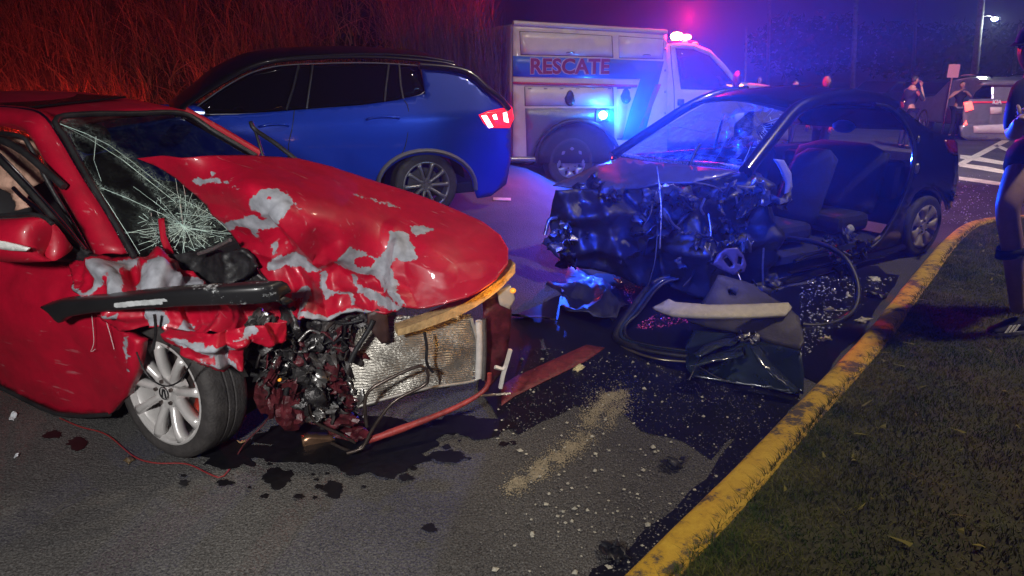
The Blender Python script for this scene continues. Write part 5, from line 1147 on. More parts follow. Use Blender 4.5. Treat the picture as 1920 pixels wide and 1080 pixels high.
for x, y in ((1069, 184), (1174, 180)):
    lt = tp('latch', [(x + 10 * math.sin(t) * (1 if math.cos(t) < 0 else .75), y - 15 * math.cos(t)) for t in [2 * math.pi * k / 16 for k in range(16)]], .02, M_DARKM, truck, .012, 6)
    lump('latch_knob', ta(x + 1, y + 9, 1, HY - .035), (.02, .02, .02), M_CHROME, lt, 2, .05)
# lettering
def lettering(body, px0, py0, px1, m, lift, off, bold, parent, fr=TF, ax=1, v=HY, nm='lettering', sx=1.0):
    cu = bpy.data.curves.new(nm, 'FONT'); cu.body = body; cu.size = 1; cu.extrude = .0; cu.offset = bold; cu.resolution_u = 3
    o = bpy.data.objects.new(nm, cu); cu.materials.append(m); link(o, parent)
    a, b = fr.at(px0, py0, ax, v - lift), fr.at(px1, py0, ax, v - lift)
    return o, a, b
bpy.context.view_layer.update()
for nm, m, lift, bold in (('lettering', mat('pale letter outline', (.42, .40, .62), .5), .0185, .06), ('lettering', mat('purple red letters', (.2, .015, .09), .5), .0205, .028)):
    o, a, b = lettering('RESCATE', 993, 139, 1141, m, lift, 0, bold, truck)
    bpy.context.view_layer.update(); w = o.dimensions.x; s = (b.x - a.x) / w
    hgt = (ta(1066, 112, 1, HY).z - ta(1066, 140, 1, HY).z) / (.72 * s)
    me = bpy.data.meshes.new_from_object(o.evaluated_get(bpy.context.evaluated_depsgraph_get())); me.materials.clear(); me.materials.append(m); bpy.data.objects.remove(o); o = link(bpy.data.objects.new(nm, me), truck)
    o.location = a + Vector((0, 0, .012)); o.rotation_euler = (math.pi / 2, math.atan2(a.z - b.z, b.x - a.x) * 1.0, 0); o.scale = (s, s * hgt, 1)
# cab
CY = -.98
cab_o = [(1250, 82), (1275, 80), (1302, 82), (1332, 94), (1360, 122), (1386, 154), (1425, 157), (1462, 164), (1478, 176), (1478, 262), (1250, 270)]
win_o = [(1267, 90), (1300, 92), (1330, 104), (1354, 130), (1374, 152), (1372, 170), (1277, 167)]
cab = psheet(TF, 'cab', cab_o, 1, CY, M_TW, truck, step=14, thick=.05, holes=[win_o], jitter=.1)
psheet(TF, 'cab_window', win_o, 1, CY - .006, mat('cab glass', (.012, .01, .018), .05, spec=.6), truck, step=16, thick=.006)
box('cab_shell', (ta(1252, 90, 1, CY).x, CY + .06, .6), (ta(1385, 160, 1, CY).x - .1, .98, 1.5), M_TW, truck, b=.06)
prism('cab_roof', [ta(1254, 83, 1, CY + .055), ta(1302, 84, 1, CY + .055), ta(1332, 97, 1, CY + .055), ta(1384, 156, 1, CY + .055), ta(1370, 160, 1, CY + .055), ta(1325, 104, 1, CY + .055), ta(1300, 92, 1, CY + .055), ta(1256, 90, 1, CY + .055)], (0, 1.86, 0), M_TW, truck)
prism('engine_hood', [ta(1386, 155, 1, CY + .055), ta(1425, 158, 1, CY + .055), ta(1462, 166, 1, CY + .055), ta(1477, 178, 1, CY + .055), ta(1477, 240, 1, CY + .055), ta(1386, 240, 1, CY + .055)], (0, 1.8, 0), M_TW, truck, b=.03)
tube('door_gap', [ta(x, y, 1, CY - .004) for x, y in [(1257, 86), (1260, 130), (1264, 170), (1264, 220)]], .006, gap, truck, seg=8)
psheet(TF, 'door_handle', [(1271, 186), (1283, 186), (1283, 198), (1271, 198)], 1, CY - .01, M_BLK, truck, step=8, thick=.02)
lump('side_mirror', ta(1382, 148, 1, CY - .2), (.05, .09, .13), M_BLK, truck, 2, .1)
tube('mirror_arm', [ta(1376, 158, 1, CY), ta(1382, 150, 1, CY - .18)], .012, M_BLK, truck)
psheet(TF, 'dash_paper', [(1322, 155), (1358, 158), (1352, 168), (1322, 166)], 1, CY + .005, mat('pale paper', (.4, .38, .42), .8), truck, step=12, thick=.003)
lump('marker_lamp', ta(1390, 163, 1, CY - .03), (.035, .03, .04), mat('amber marker', (1, .4, .05), .3, emit=(1, .35, .04), estr=14), truck, 1, .08)
for x, y in ((1284, 80), (1303, 82)): lump('clearance_lamp', ta(x, y, 1, CY + .1), (.05, .05, .03), mat('amber cap', (.7, .3, .05), .3, emit=(1, .35, .05), estr=.5), truck, 1, .06)
# lamps
lb = ta(1270, 70, 1, -.5)
bb = box('beacon_bar', (lb.x - .20, -.85, lb.z - .11), (lb.x + .12, .85, lb.z - .06), M_BLK, truck, b=.02)
for k, (dx, st, c) in enumerate(((-.09, 30, (1, .55, .12)), (.09, 14, (1, .35, .3)))):
    lump('beacon_lens', (lb.x + dx, -.62, lb.z), (.10 if k == 0 else .06, .12, .07 if k == 0 else .045), mat('hot beacon %d' % k, (1, .5, .2), .3, emit=c, estr=st), bb, 1, .06)
lamp('beacon_light', 'POINT', TF.M @ Vector((lb.x, -.80, lb.z + .30)), 900, (1, .01, .05), .08)
bl = ta(1131, 216, 1, HY - .05)
bz = box('lamp_housing', (bl.x - .12, HY - .03, bl.z - .11), (bl.x + .12, HY - .016, bl.z + .09), M_BLK, truck, b=.01)
lump('blue_lens', (bl.x, HY - .045, bl.z), (.07, .03, .06), mat('hot blue lens', (.3, .8, 1), .3, emit=(.25, .75, 1), estr=40), bz, 1, .06)
lamp('blue_lamp_light', 'SPOT', TF.M @ Vector((bl.x, HY - .12, bl.z)), 1300, (.02, .08, 1), .05, TF.M @ Vector((bl.x, HY - 3, bl.z - .2)), 172, .35)
lamp('blue_glare_beam', 'SPOT', TF.M @ Vector((bl.x, HY - .1, bl.z)), 46000, (.0, .05, 1), .05, (2.0, 0, 1.7), 23, 1.0)  # extra beam added so the air glows like lens glare
lamp('blue_fill', 'SPOT', (.6, 1.2, 3.4), 4500, (.01, .05, 1), .15, (1.15, 6.3, .5), 37, .9)  # added spot, its blue stands in for glare over the crushed front
lamp('blue_lamp_spill', 'POINT', TF.M @ Vector((bl.x, HY - .16, bl.z + .0)), 22, (.02, .25, 1), .05)
tp('arch_shade', [(x, y) for x, y in tarch] , -.06, M_INT, truck, .01)  # flat dark sheet standing in for shade inside the arch
for wx, wy, rz in ((0.08, -.86, 0), (0.08, .86, math.pi), (3.25, -.86, 0), (3.25, .86, math.pi)):
    rim_wheel(truck, Matrix.Translation((wx, wy, .4)) @ Matrix.Rotation(rz, 4, 'Z'), .4, .26, 8, (M_RUB, mat('steel wheel', (.3, .3, .31), .4, metal=.6), M_DARKM), rim=.62, style='wide', hub=.3)
box('chassis', (-.9, -.6, .35), (3.9, .6, .55), M_INT, truck, b=.02)

# ------------------------------------------------------------------ far things
M_WOOD = mat('weathered pole wood', (.3, .27, .26), .9, noise_amt=.4, noise_scale=6)
for x0, y0, x1, y1, Y, r_, lb_ in ((1600, 172, 1607, -40, 46, .17, 'tall utility pole rising behind the person in grey'), (1401, 160, 1400, 52, 30, .05, 'thin pinkish pole right of the rescue truck cab'),
                                   (1441, 165, 1443, -40, 60, .16, 'dim utility pole between the truck and the person in grey'), (1713, 160, 1720, -30, 62, .16, 'dim utility pole above the person in navy uniform'), (1637, 170, 1643, 90, 70, .14, 'short far pole left of the dark parked car'), (1898, 165, 1913, 45, 50, .14, 'utility pole behind the silver car at the right edge')):
    a, b = gy(x0, y0, Y), gy(x1, y1, Y); a = Vector((a.x, Y, 0)); b = Vector((b.x, Y, b.z))
    t = thing('utility_pole', lb_, 'pole', Matrix.Translation(a), 'poles along the road')
    tube('shaft', [Vector(), (b - a)], [r_, r_ * .75], M_WOOD, t, n=10)
    if r_ > .15: tube('crossarm', [(b - a) * .93 + Vector((-1.1, 0, 0)), (b - a) * .93 + Vector((1.1, 0, 0))], .06, M_WOOD, t, n=4)
sl = gy(1864, 36, 34); pb, pt_ = gy(1829, 160, 34), gy(1848, -70, 34); t = thing('street_lamp', 'tall pole with lit white street lamp at the top right', 'street lamp', Matrix.Translation((sl.x + 1.2, 34, 0)))
o_ = Vector((sl.x + 1.2, 34, 0)); pb = Vector((pb.x, 34, 0)) - o_; pt_ = Vector((pt_.x, 34, pt_.z)) - o_; am = pb.lerp(pt_, (sl.z + .1) / pt_.z)
tube('post', [pb, pt_], [.17, .12], M_WOOD, t, n=10); tube('arm', [am, am.lerp(Vector((-1.15, 0, sl.z + .1)), .5) + Vector((0, 0, .06)), Vector((-1.15, 0, sl.z + .1))], .03, M_WOOD, t)
hd = lump('lamp_head', (-1.15, 0, sl.z + .09), (.22, .12, .05), M_GREY, t, 2, .05); lump('lamp_lens', (-1.2, -.04, sl.z), (.13, .10, .08), mat('led lens', (1, 1, 1), .3, emit=(.85, 1, .95), estr=300), hd, 3, .05)
lamp('street_lamp_light', 'POINT', (sl.x, 33.8, sl.z - .25), 60, (.8, 1, .95), .15)
# square sign seen from behind
sg = gy(1787, 133, 21.5); t = thing('road_sign', 'square sign on a thin post behind the person in black top, back lit pink', 'sign', Matrix.Translation((sg.x, 21.5, 0)))
tube('post', [(0, 0, 0), (0, 0, sg.z + .2)], .03, M_STEEL, t, n=8); box('plate', (-.17, -.035, sg.z - .19), (.17, -.015, sg.z + .19), mat('pink lit sign back', (.75, .35, .42), .6), t, b=.01)  # pink light is put into the plate colour
lamp('red_wash', 'SPOT', (5.6, 12.4, 2.2), 800, (1, .10, .22), .1, (13, 20.5, 1.5), 34, .7)  # added red spot that tints the sign and far people

# silver car seen from behind
VF = Frame(13.85, 19.3, 0, R(86))
sil = thing('silver_car', 'silver sport utility car seen from behind near the pink sign', 'car', VF.M)
PS = paint('silver paint', (.34, .34, .42), rough=.3, coat=.7, metal=.5)
va = VF.at
psheet(VF, 'tailgate', [(1806, 212), (1810, 196), (1818, 186), (1900, 184), (1985, 186), (1992, 212), (1990, 236), (1806, 236)], 0, lambda P: .0 + .10 * max(0, P.z - .9), PS, sil, step=8, thick=.05)
psheet(VF, 'rear_glass', [(1824, 184), (1830, 172), (1842, 162), (1960, 160), (1975, 184)], 0, lambda P: .06 + .4 * max(0, P.z - 1.05), M_PRIV, sil, step=10, thick=.02)
psheet(VF, 'bumper', [(1800, 236), (1812, 232), (1990, 232), (1998, 250), (1990, 262), (1815, 263), (1803, 256)], 0, -.08, PS, sil, step=8, thick=.06)
psheet(VF, 'skid_plate', [(1826, 236), (1880, 233), (1960, 236), (1955, 250), (1826, 250)], 0, -.10, mat('bright plate', (.7, .7, .75), .4), sil, step=10, thick=.02)
rb = [(.1, 1.22), (.18, 1.45), (.45, 1.58), (1.4, 1.66), (2.4, 1.55), (3.1, 1.1), (4.1, 1.0), (4.4, .6), (4.3, .3), (.0, .3), (-.02, .8)]
prism('hull', [(x, -.9, z) for x, z in rb], (0, 1.8, 0), PS, sil, b=.06)
psheet(VF, 'roof_spoiler', [(1838, 160), (1846, 154), (1900, 152), (1965, 154), (1972, 160)], 0, .1, PS, sil, step=10, thick=.2)
for y in (.72, -.72): tube('roof_rail', [(.5, y, 1.63), (.7, y, 1.70), (2.0, y, 1.70), (2.3, y, 1.6)], .03, M_CHROME, sil, seg=14)
M_STAIL = mat('lit rear lamp', (.8, .05, .05), .3, emit=(1, .08, .06), estr=5)
psheet(VF, 'tail_lamp', [(1808, 192), (1822, 190), (1826, 205), (1812, 209)], 0, -.06, M_STAIL, sil, step=5, thick=.04)
psheet(VF, 'tail_lamp', [(1975, 190), (1990, 192), (1988, 208), (1972, 205)], 0, -.06, M_STAIL, sil, step=5, thick=.04)
psheet(VF, 'lamp_strip', [(1826, 190), (1972, 190), (1972, 193), (1826, 193)], 0, -.02, mat('dim red strip', (.4, .02, .03), .3, emit=(1, .05, .08), estr=.6), sil, step=8, thick=.02)
psheet(VF, 'number_plate', [(1857, 201), (1879, 201), (1879, 214), (1857, 214)], 0, -.03, mat('plate white', (.75, .7, .75), .5), sil, step=8, thick=.015)
psheet(VF, 'reflector', [(1806, 234), (1812, 226), (1814, 234)], 0, -.10, M_STAIL, sil, step=5, thick=.01)
cu = bpy.data.curves.new('badge', 'FONT'); cu.body = 'KIA'; cu.size = .15; cu.offset = .008; cu.materials.append(mat('badge white', (.8, .8, .85), .3)); cu.align_x = 'CENTER'
o = link(bpy.data.objects.new('badge', cu), None); me = bpy.data.meshes.new_from_object(o); bpy.data.objects.remove(o); o = link(bpy.data.objects.new('badge', me), sil); q = va(1868, 195, 0, -.04); o.location = (q.x - .02, q.y, q.z); o.rotation_euler = (math.pi / 2, 0, -math.pi / 2)
for wx in (.75, 3.5):
    for wy, rz in ((.8, math.pi), (-.8, 0)): rim_wheel(sil, Matrix.Translation((wx, wy, .34)) @ Matrix.Rotation(rz, 4, 'Z'), .34, .22, 5, (M_RUB, M_SRIM, M_SRIM), style='wide')
# dark cars waiting far down the road
def far_car(px, py, Y, yaw, label, lit):
    p = gy(px, py, Y); F_ = Frame(p.x, Y, 0, yaw); c = thing('waiting_car', label, 'car', F_.M, 'cars waiting down the road')
    prof_ = [(-2.2, .35), (-2.2, .85), (-1.6, .95), (-1.0, 1.4), (.3, 1.44), (1.0, .98), (2.0, .85), (2.25, .6), (2.2, .3)]
    rows = [[(x, y * k_, z if k_ == 1 else z - .0) for x, z in prof_] for y, k_ in ((-.88, .92), (-.8, 1.07), (0, 1), (.8, 1.07), (.88, .92))]
    b = prism('body', [(x, -.85, z) for x, z in prof_], (0, 1.7, 0), PK, c, b=.08)
    prism('glass', [(-1.45, -.86, .98), (-.95, -.86, 1.33), (.25, -.86, 1.36), (.8, -.86, 1.0)], (0, 1.72, 0), M_PRIV, c)
    for wx in (-1.35, 1.35):
        for s in (-1, 1): tube('wheel', [(wx, s * .7, .32), (wx, s * .88, .32)], .32, M_RUB, c, n=20)
    for s in (-1, 1): lump('headlamp', (2.18, s * .6, .72), (.06, .13, .07), mat('head lamp on %d' % lit, (1, 1, 1), .3, emit=(.8, .95, 1) if lit else (1, .6, .3), estr=(60 if lit else 6)), c, 2, .05)
far_car(1655, 178, 33, R(-150), 'dark car waiting left of the person in navy', 0)
far_car(1737, 178, 30, R(-120), 'dark car with amber lamps behind the person in navy', 0)
far_car(1762, 172, 44, R(-105), 'car with bright white headlamps far down the road', 1)
# dark trees beyond the road
def leaf_tree(p, h, r, seed, label):
    t = thing('tree', label, 'tree', Matrix.Translation(p), 'trees beyond the road'); rn = random.Random(seed)
    tube('trunk', [(0, 0, 0), (rn.gauss(0, .15), 0, h * .35), (rn.gauss(0, .3), 0, h * .65)], [.22, .1], M_WOOD, t, n=8, seg=8)
    V = []; Fc = []
    for k in range(1300):
        a, b, c = rn.gauss(0, 1), rn.gauss(0, 1), rn.gauss(0, 1); l = math.sqrt(a * a + b * b + c * c) + .01; q = rn.random() ** .4 * r
        d = Vector((a / l * q, b / l * q, c / l * q * .75)); k_ = 1 + .35 * noise.noise(d * .8 + Vector((seed, 0, 0))); ctr = d * k_ + Vector((0, 0, h * .65))
        s = rn.uniform(.25, .5); u = Vector((rn.gauss(0, 1), rn.gauss(0, 1), rn.gauss(0, 1))).normalized(); w = u.orthogonal().normalized(); bI = len(V)
        V += [ctr + u * s, ctr + w * s * .5, ctr - u * s, ctr - w * s * .5]; Fc.append((bI, bI + 1, bI + 2, bI + 3))
    mesh('crown', V, Fc, mat('dark leaves', (.004, .006, .003), .9, noise_amt=.4, noise_scale=2), t, False)
for i, (px, Y, h, r, lb_) in enumerate(((1470, 75, 7, 4, 'dark tree beyond the road behind the red lit face'), (1560, 82, 7.5, 4.2, 'dark tree beyond the road behind the person in grey'), (1665, 70, 6, 3.6, 'dark tree beyond the road above the waiting dark car'), (1760, 78, 6.5, 4, 'dark tree beyond the road left of the pink sign'), (1815, 48, 3.6, 2.2, 'low leafy tree above the silver car and pink sign'), (1890, 66, 5.5, 3.6, 'dark tree beyond the silver car'))):
    p = gy(px, 150, Y); leaf_tree((p.x, Y, 0), h, r, i + 2, lb_)

for x in (990, 1020, 1050, 1080, 1110, 1140):
    tube('hinge', [ta(x, 166, 1, HY - .014), ta(x + 6, 166, 1, HY - .014)], .008, M_STEEL, truck, n=6)
for x, y in ((1062, 99), (1205, 104)): tube('door_handle', [ta(x, y, 1, HY - .012), ta(x + 3, y - 1, 1, HY - .04), ta(x + 12, y - 1, 1, HY - .04), ta(x + 15, y, 1, HY - .012)], .009, M_CHROME, truck, seg=10, n=6)
for k in range(4): tp('grab_rivet', [(1246, 90 + 40 * k), (1249, 90 + 40 * k), (1249, 94 + 40 * k), (1246, 94 + 40 * k)], .012, M_STEEL)
# ------------------------------------------------------------------ people
def skin(name, pts, edges, m, parent, sub=2):
    """a continuous skinned surface: pts = [(x, y, z, rx, ry)]"""
    me = bpy.data.meshes.new(name); me.from_pydata([p[:3] for p in pts], edges, []); me.materials.append(m)
    o = link(bpy.data.objects.new(name, me), parent)
    md = o.modifiers.new('skin', 'SKIN'); md.use_smooth_shade = True
    if not me.skin_vertices: pass
    sv = me.skin_vertices[0].data
    for i, p in enumerate(pts): sv[i].radius = (p[3], p[4] if len(p) > 4 else p[3]); sv[i].use_root = (i == 0)
    s = o.modifiers.new('sub', 'SUBSURF'); s.levels = sub; s.render_levels = sub
    return o
def head(parent, c, r, face, skin_m, hair_m, hair='short', nm='head'):
    """head with brow, nose, mouth, ears; face = facing angle about z; c = centre"""
    bm = bmesh.new(); bmesh.ops.create_uvsphere(bm, u_segments=28, v_segments=20, radius=1)
    for v in bm.verts:
        x, y, z = v.co; fx = max(0, x)
        w = 1 - .22 * max(0, -z) ** 1.5; X = x * (1.0 if x < 0 else .92) * w; Y = y * .78 * w; Z = z * 1.22
        if x > .3:
            nose = math.exp(-((y / .16) ** 2) - ((z + .08) / .26) ** 2) * .24 * (1 if z < .1 else .5); eye = -(math.exp(-(((abs(y) - .34) / .16) ** 2) - ((z - .08) / .12) ** 2) * .10)
            mouth = -(math.exp(-((y / .28) ** 2) - ((z + .52) / .06) ** 2) * .06); chin = math.exp(-((y / .3) ** 2) - ((z + .85) / .18) ** 2) * .12
            X += nose + eye + mouth + chin
        if abs(y) > .8 and abs(z) < .25 and abs(x) < .22: Y *= 1.16
        v.co = Vector((X * math.cos(face) - Y * math.sin(face), X * math.sin(face) + Y * math.cos(face), Z)) * r + Vector(c)
    me = bpy.data.meshes.new(nm); bm.to_mesh(me); bm.free(); me.materials.append(skin_m); me.polygons.foreach_set('use_smooth', [True] * len(me.polygons))
    h = link(bpy.data.objects.new(nm, me), parent)
    me_ = mat('eye', (.02, .015, .012), .2)
    for s in (-1, 1):
        e = Vector((.80, s * .34, .1)) * r; lump('eye', Vector((e.x * math.cos(face) - e.y * math.sin(face), e.x * math.sin(face) + e.y * math.cos(face), e.z)) + Vector(c), r * .1, me_, h, 1, .02, 1)
    if hair:
        bm = bmesh.new(); bmesh.ops.create_uvsphere(bm, u_segments=24, v_segments=16, radius=1); kill = []
        for v in bm.verts:
            x, y, z = v.co
            keep = z > (.35 + .35 * x if hair != 'long' else .25 + .55 * x) - (.55 if x < -.1 else 0) and not (x > .45 and z < .62)
            if not keep: kill.append(v)
            n_ = .05 * noise.noise(v.co * 5); k_ = 1.09 + n_
            X, Y, Z = x * k_, y * .82 * k_, z * 1.24 * (1.03 + n_)
            v.co = Vector((X * math.cos(face) - Y * math.sin(face), X * math.sin(face) + Y * math.cos(face), Z)) * r + Vector(c)
        bmesh.ops.delete(bm, geom=kill, context='VERTS')
        me = bpy.data.meshes.new('hair'); bm.to_mesh(me); bm.free(); me.materials.append(hair_m); me.polygons.foreach_set('use_smooth', [True] * len(me.polygons))
        solid(link(bpy.data.objects.new('hair', me), h), .01)
    return h
def hand(parent, wrist, d, up, m, s=1.0, curl=.6):
    """palm and five bent fingers growing from the wrist along d"""
    d = Vector(d).normalized(); up = (Vector(up) - d * Vector(up).dot(d)).normalized(); sd = d.cross(up); w = Vector(wrist)
    palm = [w, w + d * .05 * s, w + d * .09 * s]
    pts = [(*palm[0], .024 * s, .018 * s), (*palm[1], .036 * s, .015 * s), (*palm[2], .036 * s, .013 * s)]; ed = [(0, 1), (1, 2)]
    o = skin('hand', pts, ed, m, parent, 1)
    for k in range(4):
        b = palm[2] + sd * (k - 1.5) * .019 * s - d * .008 * s; L = (.068, .078, .074, .058)[k] * s; P = [b]; a = 0
        for j in range(3): a += curl * (.5 + .3 * j); P.append(P[-1] + (d * math.cos(a) - up * math.sin(a)) * L / 3)
        tube('finger', P, [.0095 * s, .007 * s], m, o, n=6)
    b = palm[0] + d * .025 * s - sd * .03 * s; tube('finger', [b, b + (d * .6 - sd) * .03 * s, b + (d * .9 - sd * .7 - up * .3) * .055 * s], [.011 * s, .008 * s], m, o, n=6)
    return o
SK = mat('skin', (.42, .23, .16), .55, noise_amt=.08); SK2 = mat('tanned skin', (.36, .19, .13), .55, noise_amt=.08)
HB = mat('dark hair', (.015, .012, .01), .6)
NAVY = mat('navy uniform', (.012, .018, .05), .8, bump=.3, bump_scale=25); BLKC = mat('black cloth', (.008, .008, .01), .85, bump=.3, bump_scale=25)
def figure(name, label, foot, H_, face, top_m, leg_m, skin_m, hair_m, hair='short', pose=None, belt=None, group=None, sleeves=True):
    """standing figure of height H_; pose gives elbow and wrist points in body axes (x = forward, y = left) in units of H_"""
    t = thing(name, label, 'person', Matrix.Translation(foot) @ Matrix.Rotation(face, 4, 'Z'), group); u = H_
    P = dict(el=(.02, .15, .62), wl=(.06, .15, .48), er=(.02, -.15, .62), wr=(.06, -.15, .48), kl=(.015, .055, .28), al=(-.01, .06, .045), kr=(.015, -.055, .28), ar=(-.01, -.06, .045), hip=0.0)
    P.update(pose or {}); S = lambda p: tuple(c * u for c in p)
    sh = .105
    pel = (0, 0, .53); ch = (.0, 0, .70); nk = (-.005, 0, .825); nt = (.01, 0, .875)
    B = [pel, (0, 0, .62), ch, (-.005, 0, .79), nk, nt, (0, sh, .80), P['el'], P['wl'], (0, -sh, .80), P['er'], P['wr'], (0, .055, .50), P['kl'], P['al'], (0, -.055, .50), P['kr'], P['ar'], (P['al'][0] + .085, P['al'][1], .018), (P['ar'][0] + .085, P['ar'][1], .018)]
    Rb = [.075, .068, .078, .06, .032, .03, .036, .024, .017, .036, .024, .017, .055, .036, .024, .055, .036, .024, .018, .018]
    Eb = [(0, 1), (1, 2), (2, 3), (3, 4), (4, 5), (3, 6), (6, 7), (7, 8), (3, 9), (9, 10), (10, 11), (0, 12), (12, 13), (13, 14), (0, 15), (15, 16), (16, 17), (14, 18), (17, 19)]
    skin('body', [(*S(p), r * u * .92, r * u * (.8 if i < 3 else .92)) for i, (p, r) in enumerate(zip(B, Rb))], Eb, skin_m, t)
    k = 1.12
    ids = [1, 2, 3, 4, 6, 7, 9, 10] if sleeves else [1, 2, 3, 6, 9]
    if sleeves == 'long': ids = [1, 2, 3, 4, 6, 7, 8, 9, 10, 11]
    mp = {a: i for i, a in enumerate(ids)}; es = [(mp[a], mp[b]) for a, b in Eb if a in mp and b in mp]
    bot = len(ids); es.append((bot, mp[1])); pts = [(*S(B[i]), Rb[i] * u * k, Rb[i] * u * k * (.82 if i < 3 else 1)) for i in ids]
    for i in (4,):
        if i in mp: pts[mp[i]] = (*S((-.005, 0, .81)), .045 * u, .045 * u)
    pts.append((*S((0, 0, .545)), .085 * u, .07 * u)); skin('shirt', pts, es, top_m, t)
    ids = [0, 12, 13, 14, 15, 16, 17]; mp = {a: i for i, a in enumerate(ids)}
    skin('trousers', [(*S(B[i]), Rb[i] * u * 1.16 + .004, Rb[i] * u * 1.1 + .004) for i in ids], [(mp[a], mp[b]) for a, b in Eb if a in mp and b in mp], leg_m, t)
    for a in ('al', 'ar'):
        x, y, z = P[a]; skin('shoe', [(*S((x - .015, y, .03)), .026 * u), (*S((x + .05, y, .026)), .026 * u), (*S((x + .10, y, .02)), .02 * u)], [(0, 1), (1, 2)], BLKC, t, 1)
    head(t, S((.022, 0, .935)), .052 * u, 0, skin_m, hair_m, hair)
    for w_, e_ in ((P['wl'], P['el']), (P['wr'], P['er'])):
        dv = Vector(w_) - Vector(e_); hand(t, S(w_), dv, (0, 0, 1) if abs(dv.normalized().z) < .8 else (1, 0, 0), skin_m, u / 1.75)
    if belt:
        rows = []
        for zz in (.525, .555): rows.append([(.078 * u * math.cos(a) * 1.12, .094 * u * math.sin(a) * 1.1, zz * u) for a in [2 * math.pi * k_ / 20 for k_ in range(20)]])
        solid(loft('belt', rows, belt, t, close_u=True), .012, 1)
    return t
p = gy(1713, 150, 17.2); figure('person', 'person in navy uniform standing with one hand raised to the mouth', (p.x, 17.2, 0), 1.70, R(10), NAVY, NAVY, SK, HB, pose=dict(er=(.10, -.14, .66), wr=(.115, -.03, .86), el=(.0, .16, .63), wl=(.05, .15, .5)), belt=BLKC)
p = gz(1786, 258); figure('person', 'person in black top and trousers with raised arms beside the silver car', (p.x, p.y, 0), 1.55, R(-95), BLKC, BLKC, SK, HB, 'long', pose=dict(el=(.05, .18, .72), wl=(.10, .05, .80), er=(.06, -.22, .70), wr=(.10, -.06, .84), kl=(.01, .045, .28), kr=(.02, -.04, .28)), belt=mat('grey belt', (.3, .28, .3), .6), sleeves=False)
p = gy(1553, 150, 13.4); figure('person', 'person in grey shirt seen over the roof of the black wreck', (p.x, 13.4, 0), 1.70, R(-150), mat('grey shirt', (.05, .045, .05), .8), BLKC, SK2, HB, None)
p = gy(1489, 160, 16.5); figure('person', 'person in black whose red lit face shows over the wreck roof', (p.x, 16.5, 0), 1.60, R(-60), BLKC, BLKC, SK2, HB)
p = gy(1425, 140, 22.5); figure('person', 'small figure in pink lit top beyond the truck hood', (p.x, 22.5, 0), 1.66, R(-100), mat('pink lit shirt', (.5, .3, .3), .8), BLKC, SK2, HB)  # red lamp glow is mixed into the shirt colour
# the onlooker at the right edge
def pz(x, y, Y): return gy(x, y, Y)
man = thing('person', 'onlooker in black shorts with knee strap and black sneakers at the right edge', 'person', Matrix.Translation((3.45, 4.45, KH)))
MO = Vector((3.45, 4.45, KH))
def q(x, y, Y=4.45): return pz(x, y, Y) - MO
hipF, kneeF, ankF = q(1925, 300, 4.3), q(1887, 392, 4.15), q(1908, 588, 4.25)
hipB, kneeB, ankB = q(1975, 300, 4.6), q(1985, 430, 4.65), q(1990, 590, 4.75)
chest, pelv, neck = q(1958, 190, 4.45), q(1955, 285, 4.45), q(1940, 122, 4.4)
shF, elF, wrF = q(1925, 165, 4.25), q(1900, 255, 4.15), q(1912, 226, 4.0)
shB, elB, wrB = q(1990, 160, 4.65), q(1985, 260, 4.5), q(1935, 235, 4.1)
pts = [(*pelv, .14, .12), (*((pelv + chest) / 2), .13, .11), (*chest, .15, .12), (*neck, .06), (*shF, .07), (*elF, .05), (*wrF, .033), (*shB, .07), (*elB, .05), (*wrB, .033), (*hipF, .10), (*((hipF + kneeF) / 2), .092), (*kneeF, .068), (*(kneeF * .68 + ankF * .32 + Vector((.02, .01, 0))), .066), (*ankF, .04), (*hipB, .10), (*kneeB, .065), (*ankB, .04)]
ed = [(0, 1), (1, 2), (2, 3), (2, 4), (4, 5), (5, 6), (2, 7), (7, 8), (8, 9), (0, 10), (10, 11), (11, 12), (12, 13), (13, 14), (0, 15), (15, 16), (16, 17)]
MSK = mat('pale skin', (.40, .24, .19), .5, noise_amt=.1)
skin('body', pts, ed, MSK, man)
skin('shirt', [(*(pelv + Vector((0, 0, -.03))), .165, .14), (*((pelv + chest) / 2), .155, .13), (*chest, .175, .14), (*shF, .09), (*((shF + elF) / 2), .085), (*elF, .07), (*shB, .09), (*((shB + elB) / 2), .08)], [(0, 1), (1, 2), (2, 3), (3, 4), (4, 5), (2, 6), (6, 7)], BLKC, man)
skin('shorts', [(*pelv, .17, .15), (*hipF, .125), (*(hipF * .62 + kneeF * .38), .115), (*hipB, .125), (*(hipB * .5 + kneeB * .5), .11)], [(0, 1), (1, 2), (0, 3), (3, 4)], BLKC, man)
k2 = kneeF * .62 + ankF * .38 + Vector((.015, .01, 0)); rows = []
for dz in (-.028, .028): rows.append([(k2.x + .074 * math.cos(a), k2.y + .074 * math.sin(a), k2.z + dz + .03 * math.cos(a)) for a in [2 * math.pi * k / 18 for k in range(18)]])
solid(loft('knee_strap', rows, BLKC, man, close_u=True), .01, 1)
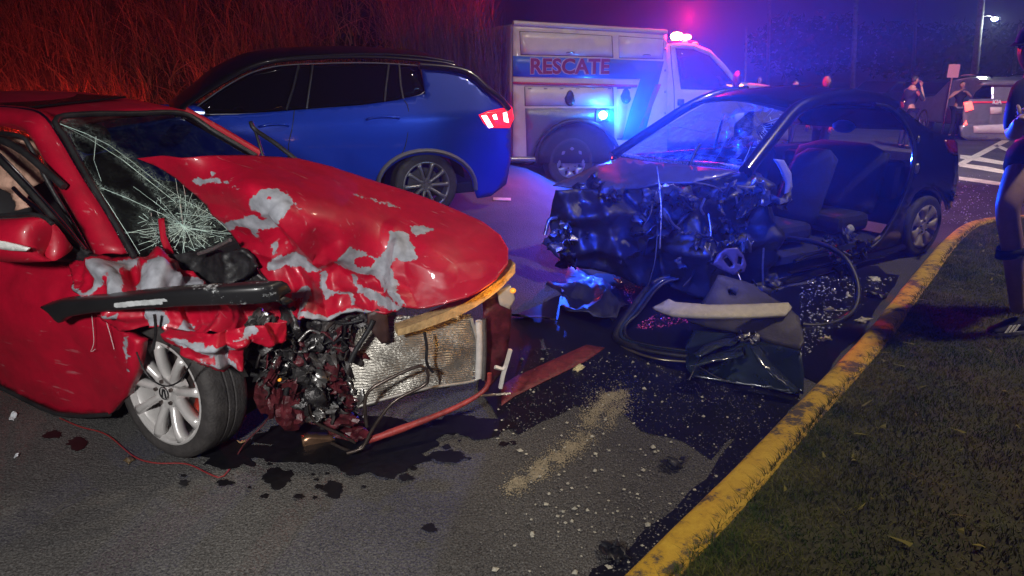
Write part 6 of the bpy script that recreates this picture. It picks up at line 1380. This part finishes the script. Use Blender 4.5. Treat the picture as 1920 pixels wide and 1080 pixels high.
for ank, Yo in ((ankF, 0), (ankB, .1)):
    base = Vector((ank.x, ank.y, 0)); dr = Vector((-1, -.25, 0)).normalized(); sdv = Vector((-dr.y, dr.x, 0))
    prof2 = [(-.09, .045, .095), (-.05, .05, .10), (.0, .05, .105), (.06, .052, .085), (.12, .052, .062), (.17, .045, .05), (.195, .02, .04)]
    rows = []
    for (a, w, h) in prof2: rows.append([base + dr * a + sdv * w * math.cos(th) + Vector((0, 0, max(.012, h * (.5 + .5 * math.sin(th))))) for th in [2 * math.pi * k / 14 for k in range(14)]])
    sh_ = loft('sneaker', rows, BLKC, man, close_u=True, caps=True, nv=14)
    sole = [base + dr * a + sdv * w * s_ * 1.03 for s_, seq in ((1, prof2), (-1, prof2[::-1])) for a, w, h in seq]
    prism('sole', [v_ + Vector((0, 0, .003)) for v_ in sole], (0, 0, .022), mat('pale sole', (.3, .3, .3), .7), sh_)
    near = sdv if sdv.y < 0 else -sdv
    for j in range(3):
        a0 = .03 + j * .033; b0 = [base + dr * (a0 + .03) + near * .054 + Vector((0, 0, .028)), base + dr * (a0 + .045) + near * .054 + Vector((0, 0, .028)), base + dr * (a0 + .005) + near * .047 + Vector((0, 0, .072)), base + dr * (a0 - .01) + near * .047 + Vector((0, 0, .072))]
        prism('stripe', b0, near * .006, mat('white stripe', (.75, .75, .75), .5), sh_)
hand(man, wrF, (wrB - wrF) + Vector((0, 0, .1)), (0, -1, .2), MSK, 1.0, .7); hand(man, wrB, (wrF - wrB) + Vector((0, 0, .1)), (0, -1, .2), MSK, 1.0, .7)
hc = q(1944, 92, 4.38); hd = head(man, hc, .115, R(200), MSK, HB)
rows = []
for zz, k in ((.02, 1.06), (.06, 1.08), (.11, .95), (.14, .6), (.15, .1)): rows.append([(hc.x + .112 * k * math.cos(a), hc.y + .095 * k * math.sin(a), hc.z + zz) for a in [2 * math.pi * j / 20 for j in range(20)]])
cap = solid(loft('cap', rows, BLKC, man, close_u=True), .006)
dr = Vector((math.cos(R(200)), math.sin(R(200)), 0)); sdv = Vector((-dr.y, dr.x, 0))
rows = [[hc + dr * (.08 + .075 * t * math.cos(s * 1.2)) + sdv * .085 * s + Vector((0, 0, .035 - .02 * t)) for s in (-1, -.5, 0, .5, 1)] for t in (0, .5, 1)]
solid(loft('cap_brim', rows, BLKC, cap, nu=9), .006)

# ------------------------------------------------------------------ added air volume, its lamp glow stands in for lens glare
hz = box('glare_haze', (-99, -40, -1.6), (150, 180, 19), None, None, b=0)
m = bpy.data.materials.new('haze air'); m.use_nodes = True; nt = m.node_tree; nt.nodes.clear()
out = nt.nodes.new('ShaderNodeOutputMaterial'); v = nt.nodes.new('ShaderNodeVolumePrincipled'); v.inputs['Density'].default_value = .0032; v.inputs['Color'].default_value = (.9, .9, .95, 1); v.inputs['Anisotropy'].default_value = .68
nt.links.new(v.outputs[0], out.inputs['Volume']); hz.data.materials.append(m)
tag(hz, 'thin added mist standing in for lens glare', 'glare_haze', kind='stuff')
